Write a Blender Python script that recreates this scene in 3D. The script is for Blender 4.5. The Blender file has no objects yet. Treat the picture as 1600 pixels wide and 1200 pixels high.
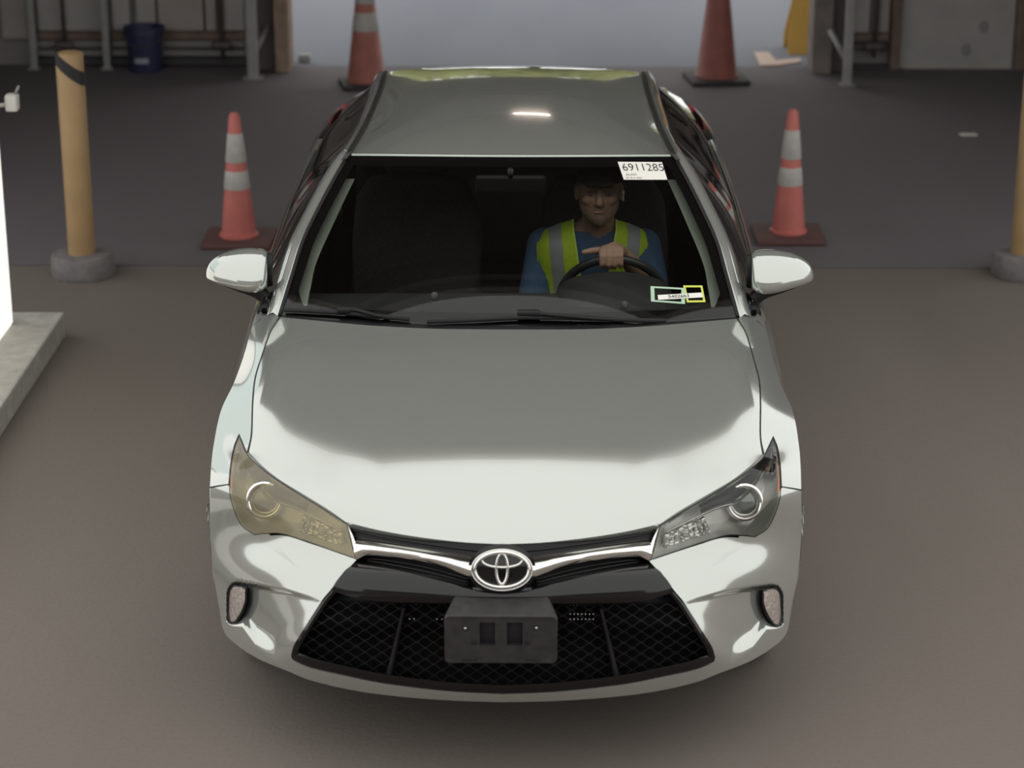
import bpy, bmesh, math, random
import numpy as np
from mathutils import Vector, Matrix
from mathutils.bvhtree import BVHTree

random.seed(7)
SC = bpy.context.scene
COL = SC.collection

# ------------------------------------------------------------------ camera
F_PX, CAM_X, CAM_D, CAM_H = 3500.0, 0.0942, 5.712, 3.2263
PITCH, YAW = math.radians(19.263), math.radians(0.6627)
cam_data = bpy.data.cameras.new('camera')
cam = bpy.data.objects.new('camera', cam_data)
COL.objects.link(cam)
cam.location = (CAM_X, -CAM_D, CAM_H)
cam.rotation_euler = (math.pi / 2 - PITCH, 0, YAW)
cam_data.sensor_fit = 'HORIZONTAL'
cam_data.sensor_width = 36.0
cam_data.lens = 36.0 * F_PX / 1600.0
cam_data.clip_end = 300
cam_data.dof.use_dof = True
cam_data.dof.focus_distance = 7.4
cam_data.dof.aperture_fstop = 2.9
SC.camera = cam

# ------------------------------------------------------------------ sky and exposure
world = bpy.data.worlds.new('overcast_sky')
SC.world = world
world.use_nodes = True
wn = world.node_tree
wn.nodes['Background'].inputs['Color'].default_value = (0.985, 0.985, 0.955, 1)
wn.nodes['Background'].inputs['Strength'].default_value = 1.38
vs = SC.view_settings
vs.view_transform = 'Standard'
vs.look = 'None'
vs.exposure = 0.0
vs.gamma = 1.0
vs.use_curve_mapping = False

# ------------------------------------------------------------------ pixel helpers
CP, SP = math.cos(PITCH), math.sin(PITCH)
CY, SY = math.cos(YAW), math.sin(YAW)

def ray(u, v):
    a = (u - 800) / F_PX
    b = -(v - 600) / F_PX
    y = CP + b * SP
    z = -SP + b * CP
    return Vector((a * CY - y * SY, a * SY + y * CY, z))

CAM = Vector((CAM_X, -CAM_D, CAM_H))

def gp(u, v, z=0.0):
    d = ray(u, v)
    return CAM + d * ((z - CAM_H) / d.z)

def yp(u, v, Y):
    d = ray(u, v)
    return CAM + d * ((Y + CAM_D) / d.y)

def at(s, v, Y):
    """point of the car (symmetric about x = 0) seen s pixels beside its axis"""
    a = s / F_PX
    b = -(v - 600) / F_PX
    y = CP + b * SP
    z = -SP + b * CP
    t = (Y + CAM_D) / y
    return np.array([a * t, Y + 0 * t, CAM_H + z * t]).T

# ------------------------------------------------------------------ materials
MATS = {}

def pr(name, color, rough=0.5, metal=0.0, coat=0.0, coat_rough=0.03, noise=0.0, nscale=20.0, bump=0.0,
       emit=None, estr=0.0, alpha=1.0, spec=0.5):
    if name in MATS:
        return MATS[name]
    m = bpy.data.materials.new(name)
    m.use_nodes = True
    nt = m.node_tree
    b = nt.nodes['Principled BSDF']
    b.inputs['Roughness'].default_value = rough
    b.inputs['Metallic'].default_value = metal
    b.inputs['Coat Weight'].default_value = coat
    b.inputs['Coat Roughness'].default_value = coat_rough
    b.inputs['Specular IOR Level'].default_value = spec
    b.inputs['Base Color'].default_value = (*color, 1)
    if noise > 0 or bump > 0:
        tc = nt.nodes.new('ShaderNodeTexCoord')
        nz = nt.nodes.new('ShaderNodeTexNoise')
        nz.inputs['Scale'].default_value = nscale
        nz.inputs['Detail'].default_value = 6
        nt.links.new(tc.outputs['Object'], nz.inputs['Vector'])
        if noise > 0:
            rp = nt.nodes.new('ShaderNodeValToRGB')
            rp.color_ramp.elements[0].position = 0.3
            rp.color_ramp.elements[1].position = 0.7
            rp.color_ramp.elements[0].color = (*[c * (1 - noise) for c in color], 1)
            rp.color_ramp.elements[1].color = (*[min(1, c * (1 + noise)) for c in color], 1)
            nt.links.new(nz.outputs['Fac'], rp.inputs['Fac'])
            nt.links.new(rp.outputs['Color'], b.inputs['Base Color'])
        if bump > 0:
            bp = nt.nodes.new('ShaderNodeBump')
            bp.inputs['Strength'].default_value = bump
            bp.inputs['Distance'].default_value = 0.01
            nt.links.new(nz.outputs['Fac'], bp.inputs['Height'])
            nt.links.new(bp.outputs['Normal'], b.inputs['Normal'])
    if emit:
        b.inputs['Emission Color'].default_value = (*emit, 1)
        b.inputs['Emission Strength'].default_value = estr
    MATS[name] = m
    return m

def glass(name, tint, rough=0.0, ior=1.45, haze=0.0, haze_col=(0.6, 0.55, 0.35)):
    m = bpy.data.materials.new(name)
    m.use_nodes = True
    nt = m.node_tree
    for n in list(nt.nodes):
        nt.nodes.remove(n)
    out = nt.nodes.new('ShaderNodeOutputMaterial')
    tr = nt.nodes.new('ShaderNodeBsdfTransparent')
    tr.inputs['Color'].default_value = (*tint, 1)
    gl = nt.nodes.new('ShaderNodeBsdfGlossy')
    gl.inputs['Roughness'].default_value = rough
    fr = nt.nodes.new('ShaderNodeFresnel')
    fr.inputs['IOR'].default_value = ior
    mx = nt.nodes.new('ShaderNodeMixShader')
    nt.links.new(fr.outputs[0], mx.inputs[0])
    base = tr
    if haze > 0:
        df = nt.nodes.new('ShaderNodeBsdfDiffuse')
        nz = nt.nodes.new('ShaderNodeTexNoise')
        nz.inputs['Scale'].default_value = 9
        rp = nt.nodes.new('ShaderNodeValToRGB')
        rp.color_ramp.elements[0].position = 0.35
        rp.color_ramp.elements[1].position = 0.7
        rp.color_ramp.elements[0].color = (*[c * 0.85 for c in haze_col], 1)
        rp.color_ramp.elements[1].color = (*haze_col, 1)
        nt.links.new(nz.outputs['Fac'], rp.inputs['Fac'])
        nt.links.new(rp.outputs['Color'], df.inputs['Color'])
        mh = nt.nodes.new('ShaderNodeMixShader')
        mh.inputs[0].default_value = haze
        nt.links.new(tr.outputs[0], mh.inputs[1])
        nt.links.new(df.outputs[0], mh.inputs[2])
        base = mh
    nt.links.new(base.outputs[0], mx.inputs[1])
    nt.links.new(gl.outputs[0], mx.inputs[2])
    nt.links.new(mx.outputs[0], out.inputs[0])
    MATS[name] = m
    return m

def ground_mat(name, c1, c2, c3, bump=0.25, rough=0.85):
    """worn asphalt or concrete: broad stains, fine grain"""
    m = bpy.data.materials.new(name)
    m.use_nodes = True
    nt = m.node_tree
    b = nt.nodes['Principled BSDF']
    b.inputs['Roughness'].default_value = rough
    tc = nt.nodes.new('ShaderNodeTexCoord')
    n1 = nt.nodes.new('ShaderNodeTexNoise'); n1.inputs['Scale'].default_value = 0.7; n1.inputs['Detail'].default_value = 5
    n2 = nt.nodes.new('ShaderNodeTexNoise'); n2.inputs['Scale'].default_value = 60; n2.inputs['Detail'].default_value = 4
    mp = nt.nodes.new('ShaderNodeMapping'); mp.inputs['Scale'].default_value = (1.0, 0.25, 1)
    r1 = nt.nodes.new('ShaderNodeValToRGB')
    r1.color_ramp.elements[0].position = 0.3; r1.color_ramp.elements[0].color = (*c1, 1)
    r1.color_ramp.elements[1].position = 0.7; r1.color_ramp.elements[1].color = (*c2, 1)
    mix = nt.nodes.new('ShaderNodeMixRGB'); mix.blend_type = 'MIX'
    r2 = nt.nodes.new('ShaderNodeValToRGB')
    r2.color_ramp.elements[0].position = 0.45; r2.color_ramp.elements[0].color = (0, 0, 0, 1)
    r2.color_ramp.elements[1].position = 0.75; r2.color_ramp.elements[1].color = (0.3, 0.3, 0.3, 1)
    mix.inputs[2].default_value = (*c3, 1)
    nt.links.new(tc.outputs['Object'], mp.inputs['Vector'])
    nt.links.new(mp.outputs['Vector'], n1.inputs['Vector'])
    nt.links.new(tc.outputs['Object'], n2.inputs['Vector'])
    nt.links.new(n1.outputs['Fac'], r1.inputs['Fac'])
    nt.links.new(n2.outputs['Fac'], r2.inputs['Fac'])
    nt.links.new(r1.outputs['Color'], mix.inputs[1])
    nt.links.new(r2.outputs['Color'], mix.inputs[0])
    nt.links.new(mix.outputs['Color'], b.inputs['Base Color'])
    bp = nt.nodes.new('ShaderNodeBump'); bp.inputs['Strength'].default_value = bump; bp.inputs['Distance'].default_value = 0.006
    nt.links.new(n2.outputs['Fac'], bp.inputs['Height'])
    nt.links.new(bp.outputs['Normal'], b.inputs['Normal'])
    MATS[name] = m
    return m

PAINT = pr('silver_paint', (0.525, 0.542, 0.512), 0.11, 0.68, 1.0, 0.01)
BLACKGLOSS = pr('gloss_black', (0.006, 0.005, 0.006), 0.08)
BLACKTEX = pr('black_plastic', (0.014, 0.013, 0.014), 0.5, noise=0.2, nscale=200, spec=0.3)
GREYPLAS = pr('bracket_plastic', (0.030, 0.028, 0.029), 0.5, noise=0.25, nscale=40, spec=0.35)
RUBBER = pr('rubber', (0.012, 0.012, 0.013), 0.75)
CHROME = pr('chrome', (0.86, 0.85, 0.82), 0.06, 1.0)
SATIN = pr('satin_chrome', (0.6, 0.6, 0.58), 0.22, 1.0)
LAMPDARK = pr('lamp_housing', (0.72, 0.72, 0.70), 0.3, 0.2)
LAMPBLACK = pr('lamp_black', (0.02, 0.02, 0.022), 0.2)
AMBER = pr('amber', (0.85, 0.25, 0.08), 0.3)
INTERIOR = pr('interior_black', (0.035, 0.032, 0.035), 0.7, noise=0.2, nscale=30)
SEATMAT = pr('seat_cloth', (0.05, 0.045, 0.05), 0.9, noise=0.25, nscale=120)
TRIMGREY = pr('pillar_trim', (0.50, 0.53, 0.46), 0.8)
GLASS_W = glass('windshield_glass', (0.82, 0.85, 0.82))
GLASS_S = glass('side_glass', (0.16, 0.17, 0.16))
LENS = glass('clear_lens', (0.9, 0.9, 0.88))
LENS_Y = glass('yellowed_lens', (0.84, 0.76, 0.54), 0.08, haze=0.27, haze_col=(0.62, 0.56, 0.40))
PROJ = pr('projector_glass', (0.16, 0.17, 0.16), 0.05, 0.4, 1.0)

# ------------------------------------------------------------------ object helpers
ORG = {}

def build(name, V, F, mat, parent=None, smooth=True, org=None, merge=False, recalc=True, auto=None):
    me = bpy.data.meshes.new(name)
    o0 = Vector(org) if org is not None else (ORG[parent.as_pointer()] if parent else Vector((0, 0, 0)))
    me.from_pydata([tuple(Vector(p) - o0) for p in V], [], F)
    bm = bmesh.new()
    bm.from_mesh(me)
    if merge:
        bmesh.ops.remove_doubles(bm, verts=bm.verts, dist=1e-5)
    if recalc:
        bmesh.ops.recalc_face_normals(bm, faces=bm.faces)
    for f in bm.faces:
        f.smooth = smooth
    if smooth and auto:
        for e in bm.edges:
            if len(e.link_faces) == 2 and e.calc_face_angle(0) > math.radians(auto):
                e.smooth = False
    bm.to_mesh(me)
    bm.free()
    me.materials.append(mat)
    o = bpy.data.objects.new(name, me)
    COL.objects.link(o)
    if parent:
        o.parent = parent
    elif org is not None:
        o.location = org
    ORG[o.as_pointer()] = o0
    return o

def thing(name, loc, label, cat, group=None):
    o = bpy.data.objects.new(name, None)
    COL.objects.link(o)
    o.location = loc
    o.empty_display_size = 0.2
    ORG[o.as_pointer()] = Vector(loc)
    tag(o, label, cat, group)
    return o

def tag(o, label, cat=None, group=None, kind=None):
    o['label'] = label
    if cat:
        o['category'] = cat
    if group:
        o['group'] = group
    if kind:
        o['kind'] = kind
    return o

def structure(o):
    o['kind'] = 'structure'
    return o

def grid(rows, closed=False):
    n = len(rows[0])
    V = [tuple(p) for r in rows for p in r]
    F = []
    for i in range(len(rows) - 1):
        for j in range(n - 1):
            a = i * n + j
            F.append((a, a + 1, a + n + 1, a + n))
        if closed:
            a = i * n + n - 1
            F.append((a, i * n, (i + 1) * n, a + n))
    return V, F

def join(*parts):
    V, F = [], []
    for v, f in parts:
        k = len(V)
        V += list(v)
        F += [tuple(i + k for i in q) for q in f]
    return V, F

def mirror(part):
    V, F = part
    return [(-p[0], p[1], p[2]) for p in V], [tuple(reversed(q)) for q in F]

def xf(part, M):
    V, F = part
    return [tuple(M @ Vector(p)) for p in V], F

def box(c, d, bev=0.0, seg=2, rot=None):
    bm = bmesh.new()
    bmesh.ops.create_cube(bm, size=1)
    for v in bm.verts:
        v.co = Vector((v.co.x * d[0], v.co.y * d[1], v.co.z * d[2]))
    if bev > 0:
        bmesh.ops.bevel(bm, geom=list(bm.edges), offset=bev, segments=seg, profile=0.6, affect='EDGES')
    M = Matrix.Translation(Vector(c)) @ (rot.to_4x4() if rot else Matrix())
    bm.verts.ensure_lookup_table()
    V = [tuple(M @ v.co) for v in bm.verts]
    F = [tuple(v.index for v in f.verts) for f in bm.faces]
    bm.free()
    return V, F

def lathe(profile, c=(0, 0, 0), seg=32, caps=True):
    rows = []
    for r, z in profile:
        rows.append([(c[0] + r * math.cos(2 * math.pi * k / seg), c[1] + r * math.sin(2 * math.pi * k / seg), c[2] + z)
                     for k in range(seg)])
    V, F = grid(rows, True)
    if caps:
        n = len(rows)
        F.append(tuple(range(seg)))
        F.append(tuple((n - 1) * seg + k for k in range(seg)))
    return V, F

def tube(path, r, seg=8, closed=False, caps=True, flat=1.0):
    P = [Vector(p) for p in path]
    n = len(P)
    rs = r if hasattr(r, '__len__') else [r] * n
    rows = []
    prev = None
    for i in range(n):
        if closed:
            t = (P[(i + 1) % n] - P[i - 1]).normalized()
        else:
            t = (P[min(i + 1, n - 1)] - P[max(i - 1, 0)]).normalized()
        if prev is None:
            a = Vector((0, 0, 1)) if abs(t.z) < 0.9 else Vector((1, 0, 0))
            u = t.cross(a).normalized()
        else:
            u = (prev - t * prev.dot(t)).normalized()
        prev = u
        w = t.cross(u)
        rows.append([tuple(P[i] + u * (rs[i] * math.cos(2 * math.pi * k / seg)) + w * (flat * rs[i] * math.sin(2 * math.pi * k / seg)))
                     for k in range(seg)])
    if closed:
        rows.append(rows[0])
    V, F = grid(rows, True)
    if caps and not closed:
        F.append(tuple(range(seg)))
        F.append(tuple((n - 1) * seg + k for k in range(seg)))
    return V, F

def ellipsoid(c, r, su=20, sv=14, M=None):
    rows = []
    for i in range(sv + 1):
        th = math.pi * (0.002 + 0.996 * i / sv)
        rows.append([(r[0] * math.sin(th) * math.cos(2 * math.pi * k / su), r[1] * math.sin(th) * math.sin(2 * math.pi * k / su),
                      r[2] * math.cos(th)) for k in range(su)])
    V, F = grid(rows, True)
    n = len(rows)
    F.append(tuple(range(su)))
    F.append(tuple((n - 1) * su + k for k in range(su)))
    MM = Matrix.Translation(Vector(c)) @ (M.to_4x4() if M else Matrix())
    return [tuple(MM @ Vector(p)) for p in V], F

def capsule(a, b, ra, rb, seg=14):
    a, b = Vector(a), Vector(b)
    d = (b - a).normalized()
    pts, rs = [], []
    for k in range(5):
        q = math.pi / 2 * (1 - k / 4 * 0.98)
        pts.append(a - d * ra * math.sin(q)); rs.append(max(ra * math.cos(q), ra * 0.03))
    for k in range(5):
        q = math.pi / 2 * (k / 4 * 0.98)
        pts.append(b + d * rb * math.sin(q)); rs.append(max(rb * math.cos(q), rb * 0.03))
    return tube(pts, rs, seg)

def cr(pts, n):
    """Catmull-Rom through pts, n samples per segment (index parameter)"""
    P = np.array(pts, float)
    out = []
    m = len(P)
    for i in range(m - 1):
        p0 = P[i - 1] if i > 0 else 2 * P[0] - P[1]
        p1, p2 = P[i], P[i + 1]
        p3 = P[i + 2] if i + 2 < m else 2 * P[-1] - P[-2]
        for k in range(n):
            t = k / n
            out.append(0.5 * ((2 * p1) + (-p0 + p2) * t + (2 * p0 - 5 * p1 + 4 * p2 - p3) * t * t + (-p0 + 3 * p1 - 3 * p2 + p3) * t ** 3))
    out.append(P[-1])
    return np.array(out)

def resample(C, n):
    C = np.array(C, float)
    d = np.concatenate([[0], np.cumsum(np.linalg.norm(np.diff(C, axis=0), axis=1))])
    t = np.linspace(0, d[-1], n)
    return np.stack([np.interp(t, d, C[:, k]) for k in range(C.shape[1])], 1)

def crv(pts, n):
    return resample(cr(pts, 14), n)

def coons(B, T, L, R):
    """boundary arrays: B and T have nu points, L and R nv points"""
    nu, nv = len(B), len(L)
    u = np.linspace(0, 1, nu)[None, :, None]
    w = np.linspace(0, 1, nv)[:, None, None]
    P = (1 - w) * B[None] + w * T[None] + (1 - u) * L[:, None] + u * R[:, None]
    P -= (1 - u) * (1 - w) * B[0] + u * (1 - w) * B[-1] + (1 - u) * w * T[0] + u * w * T[-1]
    return P

def ruled(A, B, n):
    w = np.linspace(0, 1, n)[:, None, None]
    return (1 - w) * A[None] + w * B[None]

def remeshed(name, part, mat, parent, voxel, smooth_it=6):
    o = build(name, part[0], part[1], mat, parent)
    m = o.modifiers.new('remesh', 'REMESH'); m.mode = 'VOXEL'; m.voxel_size = voxel; m.use_smooth_shade = True
    s = o.modifiers.new('smooth', 'SMOOTH'); s.factor = 0.5; s.iterations = smooth_it
    dg = bpy.context.evaluated_depsgraph_get()
    me = bpy.data.meshes.new_from_object(o.evaluated_get(dg))
    o.modifiers.clear()
    o.data = me
    for p in me.polygons:
        p.use_smooth = True
    if not me.materials:
        me.materials.append(mat)
    return o

def text_mesh(s, size=1.0, weight=0.0):
    c = bpy.data.curves.new('lettering', 'FONT')
    c.body = s
    c.size = size
    c.align_x = 'CENTER'
    c.align_y = 'CENTER'
    c.offset = weight
    o = bpy.data.objects.new('lettering', c)
    COL.objects.link(o)
    dg = bpy.context.evaluated_depsgraph_get()
    dg.update()
    me = o.evaluated_get(dg).to_mesh()
    V = [tuple(v.co) for v in me.vertices]
    F = [tuple(p.vertices) for p in me.polygons]
    bpy.data.objects.remove(o)
    bpy.data.curves.remove(c)
    return V, F

# ================================================================== the setting
CEIL_Z, CEIL_Y0, WALL_Y = 4.0, 2.55, 10.6
XL, XR = -4.7, 4.7
OPEN_L, OPEN_R = -1.86, 2.13
ASPHALT_F = ground_mat('driveway_asphalt', (0.135, 0.113, 0.097), (0.172, 0.146, 0.128), (0.11, 0.096, 0.087))
ASPHALT_R = ground_mat('floor_asphalt', (0.118, 0.100, 0.110), (0.145, 0.128, 0.138), (0.09, 0.085, 0.09))
APRON = ground_mat('apron_skylight_tint', (0.15, 0.16, 0.195), (0.20, 0.212, 0.245), (0.24, 0.25, 0.28))  # blue skylight tint put into the concrete colour
CONCRETE = pr('concrete', (0.42, 0.40, 0.37), 0.9, noise=0.15, nscale=14, bump=0.3)
CONCRETE_D = pr('concrete_dark', (0.17, 0.155, 0.155), 0.95, noise=0.2, nscale=18, bump=0.4)
WALLMAT = pr('wall_board', (0.22, 0.205, 0.195), 0.85, noise=0.1, nscale=3)
PANELMAT = pr('panel_grey', (0.33, 0.315, 0.30), 0.8, noise=0.08, nscale=4)
PANELWARM = pr('panel_warm', (0.34, 0.30, 0.28), 0.8, noise=0.08, nscale=4)
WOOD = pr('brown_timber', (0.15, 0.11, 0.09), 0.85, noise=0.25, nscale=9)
WOODLIT = pr('lit_timber', (0.27, 0.20, 0.15), 0.85, noise=0.25, nscale=9)  # brighter copy of the brown timber, light painted into the colour
STEEL = pr('grey_steel', (0.27, 0.27, 0.27), 0.55, 0.1, noise=0.12, nscale=12)
DARKSTEEL = pr('dark_steel', (0.09, 0.075, 0.075), 0.6, 0.2)
CEILMAT = pr('ceiling_boards', (0.32, 0.28, 0.25), 0.9, noise=0.12, nscale=2)
DARKTRIM = pr('dark_trim', (0.05, 0.048, 0.05), 0.8)

structure(build('driveway', *box((0, -7.32, -0.1), (60, 25.3, 0.2)), ASPHALT_F, smooth=False))
structure(build('floor', *box((0, 7.98, -0.1), (60, 5.24, 0.2)), ASPHALT_R, smooth=False))
structure(build('floor_joint', *box((0, 5.345, -0.11), (60, 0.06, 0.2)), DARKTRIM, smooth=False))
structure(build('apron_outside', *box((0, 35.6, -0.1), (80, 50, 0.2)), APRON, smooth=False))

# shed roof; unseen canopy narrowed to shape the dark reflection on the hood
plan = [(-1.45, CEIL_Y0), (1.45, CEIL_Y0), (2.45, 3.15), (3.6, 4.1), (XR, 5.3), (XR, WALL_Y + 0.3), (XL, WALL_Y + 0.3), (XL, 5.3), (-3.6, 4.1), (-2.45, 3.15)]
nP = len(plan)
ceil = structure(build('ceiling', [(x, y, CEIL_Z) for x, y in plan] + [(x, y, CEIL_Z + 0.2) for x, y in plan],
                       [tuple(range(nP)), tuple(range(2 * nP - 1, nP - 1, -1))] + [(k, (k + 1) % nP, nP + (k + 1) % nP, nP + k) for k in range(nP)], CEILMAT, smooth=False))
for yb_, wb_ in ((2.67, 1.5), (5.2, 4.55), (7.7, 4.6), (10.2, 4.6)):
    build('ceiling_beam', *box((0, yb_, CEIL_Z - 0.07), (2 * wb_, 0.14, 0.14)), WOOD, ceil, smooth=False)
structure(build('wall_left', *box((XL - 0.1, 8.5, 2.0), (0.2, 4.5, 4.0)), WALLMAT, smooth=False))
structure(build('wall_right', *box((XR + 0.1, 8.5, 2.0), (0.2, 4.5, 4.0)), WALLMAT, smooth=False))
wb = structure(build('wall_back', *join(box(((XL + OPEN_L) / 2, WALL_Y + 0.1, 2.0), (OPEN_L - XL, 0.16, 4.0)),
                                         box(((XR + OPEN_R) / 2, WALL_Y + 0.1, 2.0), (XR - OPEN_R, 0.16, 4.0)),
                                         box(((OPEN_L + OPEN_R) / 2, WALL_Y + 0.1, 3.47), (OPEN_R - OPEN_L, 0.16, 1.06))), WALLMAT, smooth=False))

def px(u, v, Y=WALL_Y):
    return yp(u, v, Y)

RAILMAT = pr('rail_grey', (0.20, 0.195, 0.185), 0.7)
# panels set on the back wall, each its own board
def wall_panel(u0, u1, v_low, mat, name='wall_panel', Y=WALL_Y - 0.02, ztop=3.2):
    a, b = px(u0, v_low, Y), px(u1, v_low, Y)
    return build(name, *box(((a.x + b.x) / 2, Y, (a.z + ztop) / 2), (b.x - a.x - 0.012, 0.05, ztop - a.z), 0.006), mat, wb, smooth=False)

wall_panel(60, 166, 47, PANELMAT)
wall_panel(176, 206, 47, PANELMAT)
wall_panel(214, 246, 47, PANELMAT)
wall_panel(248, 320, 47, PANELWARM)
wall_panel(322, 340, 47, PANELWARM)
wall_panel(350, 384, 47, PANELMAT)
wall_panel(4, 46, 60, PANELWARM)
wall_panel(1332, 1358, 50, PANELMAT)
wall_panel(1372, 1389, 50, PANELWARM)
# rails below the panels
def wall_rail(u0, u1, v0, v1, mat, name='wall_rail', Y=WALL_Y - 0.03, dep=0.06):
    a, b = px(u0, v1, Y), px(u1, v0, Y)
    return build(name, *box(((a.x + b.x) / 2, Y, (a.z + b.z) / 2), (b.x - a.x, dep, b.z - a.z), 0.006), mat, wb, smooth=False)

for (a, b) in ((56, 166), (176, 384)):
    wall_rail(a, b, 49, 61, WOOD)
    wall_rail(a, b, 63, 72, RAILMAT)
    wall_rail(a, b, 78, 86, RAILMAT)
    wall_rail(a, b, 90, 100, DARKTRIM)
wall_rail(1332, 1389, 52, 63, WOOD)
wall_rail(1332, 1389, 68, 76, DARKSTEEL)
wall_rail(1332, 1389, 100, 112, DARKTRIM)

# white door leaf on the right with its timber jambs
a, b = px(1404, 113, WALL_Y - 0.05), px(1580, 113, WALL_Y - 0.05)
dr = structure(build('door_1', *box(((a.x + b.x) / 2, WALL_Y - 0.03, 1.2 + a.z / 2), (b.x - a.x, 0.06, 2.4), 0.008), pr('door_white', (0.36, 0.345, 0.33), 0.7, noise=0.06, nscale=5), smooth=False))
for (u, v) in ((1538, 42), (1510, 78)):
    q = px(u, v, WALL_Y - 0.07)
    build('door_scuff', *ellipsoid((q.x, q.y + 0.006, q.z), (0.035, 0.004, 0.045)), pr('scuff', (0.25, 0.24, 0.23), 0.8), dr)
def jamb(u0, u1, v, name, mat, Y=WALL_Y - 0.06, d=0.12):
    a, b = px(u0, v, Y), px(u1, v, Y)
    return structure(build(name, *box(((a.x + b.x) / 2, Y, 1.65), (b.x - a.x, d, 3.3), 0.008), mat, smooth=False))
jamb(1388, 1403, 112, 'trim_1', WOOD)
jamb(1581, 1612, 112, 'trim_2', WOOD)
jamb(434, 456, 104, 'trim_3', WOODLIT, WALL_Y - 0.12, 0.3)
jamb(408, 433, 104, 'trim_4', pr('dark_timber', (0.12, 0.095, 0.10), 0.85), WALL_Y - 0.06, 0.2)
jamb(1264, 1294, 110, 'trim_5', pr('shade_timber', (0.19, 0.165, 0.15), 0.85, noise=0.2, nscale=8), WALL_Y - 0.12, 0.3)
jamb(1295, 1318, 110, 'trim_6', DARKSTEEL, WALL_Y - 0.06, 0.2)

# unseen low building added behind the camera to darken reflections in the black trim
ob = structure(build('reflection_building', *join(box((0, -26, 2.6), (70, 6, 5.2)), box((0, -23.2, 5.3), (70.6, 1.0, 0.25))), pr('stucco', (0.20, 0.185, 0.17), 0.9, noise=0.12, nscale=1.0), smooth=False))
for k in range(9):
    build('window_pane', *box((-24 + 6 * k, -22.98, 2.4), (2.6, 0.06, 1.6)), pr('far_glass', (0.03, 0.035, 0.04), 0.1), ob, smooth=False)

# ================================================================== things in the background
def steel_post(u, v, w, label, brace=None):
    g = gp(u, v)
    if g.y > WALL_Y - 0.12:
        g = px(u, v, WALL_Y - 0.13)
    t = thing('steel_post', (g.x, g.y, 0), label, 'post', 'steel posts at the back opening')
    build('upright', *box((g.x, g.y, 1.7), (w, w, 3.4), 0.008), STEEL, t, smooth=False)
    build('foot_plate', *box((g.x, g.y, 0.006), (w * 1.8, w * 1.8, 0.012), 0.002), STEEL, t, smooth=False)
    if brace:
        build('brace', *tube([(g.x, g.y, 0.16), (g.x + brace[0], g.y + 0.25, 0.34)], 0.022, 8), STEEL, t)
    return t
steel_post(396, 122, 0.075, 'pale grey steel post with short brace left of the back opening', (0.09,))
steel_post(1323, 133, 0.06, 'slim grey steel post right of the back opening', (-0.10,))
steel_post(54, 101, 0.05, 'thin grey post at far left of the back wall')
steel_post(168, 101, 0.05, 'thin grey post between far left wall panels and blue bucket')

def drop_bolt(u, v, v_knob, label):
    Y = WALL_Y - 0.09
    k = px(u, v_knob, Y)
    lo = px(u, v, Y)
    t = thing('drop_bolt', (k.x, Y, max(lo.z, 0)), label, 'bolt', 'drop bolts on the back wall')
    build('rod', *tube([(k.x, Y, max(lo.z, 0.01)), (k.x, Y, 1.5)], 0.014, 8), DARKSTEEL, t)
    build('handle', *box((k.x, Y - 0.02, k.z), (0.14, 0.05, 0.06), 0.02), DARKSTEEL, t)
    return t
drop_bolt(101, 74, 70, 'dark drop bolt rod with handle behind left yellow bollard')
drop_bolt(347, 95, 70, 'dark drop bolt rod with handle right of the blue bucket')
drop_bolt(1366, 90, 72, 'dark drop bolt rod with handle left of the white door')

# blue bucket
g = gp(229, 109.5); g.y = min(g.y, WALL_Y - 0.20)
bk = thing('bucket', (g.x, g.y, 0), 'navy blue plastic bucket standing by the back wall', 'bucket')
NAVY = pr('navy_plastic', (0.030, 0.032, 0.085), 0.45)
bs_ = 0.9
build('pail', *lathe([(bs_ * r, bs_ * z) for r, z in [(0.001, 0.0), (0.13, 0.0), (0.133, 0.01), (0.148, 0.30), (0.165, 0.305), (0.165, 0.36), (0.155, 0.365), (0.148, 0.36), (0.125, 0.02), (0.001, 0.015)]], (g.x, g.y, 0), 36), NAVY, bk, auto=40)
build('handle', *tube([(g.x + 0.150 * math.cos(q), g.y - 0.150 * abs(math.sin(q)) - 0.008, 0.30 - 0.10 * math.sin(q)) for q in np.linspace(0, math.pi, 15)], 0.004, 6), DARKSTEEL, bk)
lab = []
for z in (0.075, 0.115):
    lab.append([(g.x + 0.130 * math.sin(q), g.y - 0.130 * math.cos(q), z) for q in np.linspace(-0.45, 0.35, 9)])
build('printed_label', *grid(lab), pr('label_print', (0.30, 0.30, 0.34), 0.6), bk)

# bollards
YEL = pr('bollard_yellow', (0.35, 0.225, 0.105), 0.55, noise=0.1, nscale=7)
def bollard(x, y, label, tilt):
    t = thing('bollard', (x, y, 0), label, 'bollard', 'yellow bollards beside the lane')
    build('post', *lathe([(0.001, 0.02), (0.068, 0.02), (0.068, 1.13), (0.062, 1.137), (0.04, 1.14), (0.001, 1.141)], (x, y, 0), 32), YEL, t, auto=50)
    build('concrete_base', *lathe([(0.001, 0.0), (0.155, 0.0), (0.16, 0.01), (0.158, 0.10), (0.145, 0.115), (0.001, 0.118)], (x, y, 0), 36), CONCRETE_D, t, auto=40)
    band = []
    for k in range(2):
        band.append([(x + 0.0705 * math.cos(q), y + 0.0705 * math.sin(q), 1.03 - tilt * 0.058 * math.cos(q) + k * 0.07) for q in np.linspace(0, 2 * math.pi, 33)])
    build('band', *grid(band), pr('black_tape', (0.02, 0.018, 0.02), 0.5), t)
    return t
gl_ = gp(134, 424)
bollard(gl_.x, gl_.y - 0.06, 'yellow steel bollard with slanted black band beside the bright booth', 1)
gr_ = gp(1594, 424)
bollard(gr_.x, gr_.y - 0.06, 'yellow steel bollard cut off at the right edge of the picture', 0)

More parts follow.
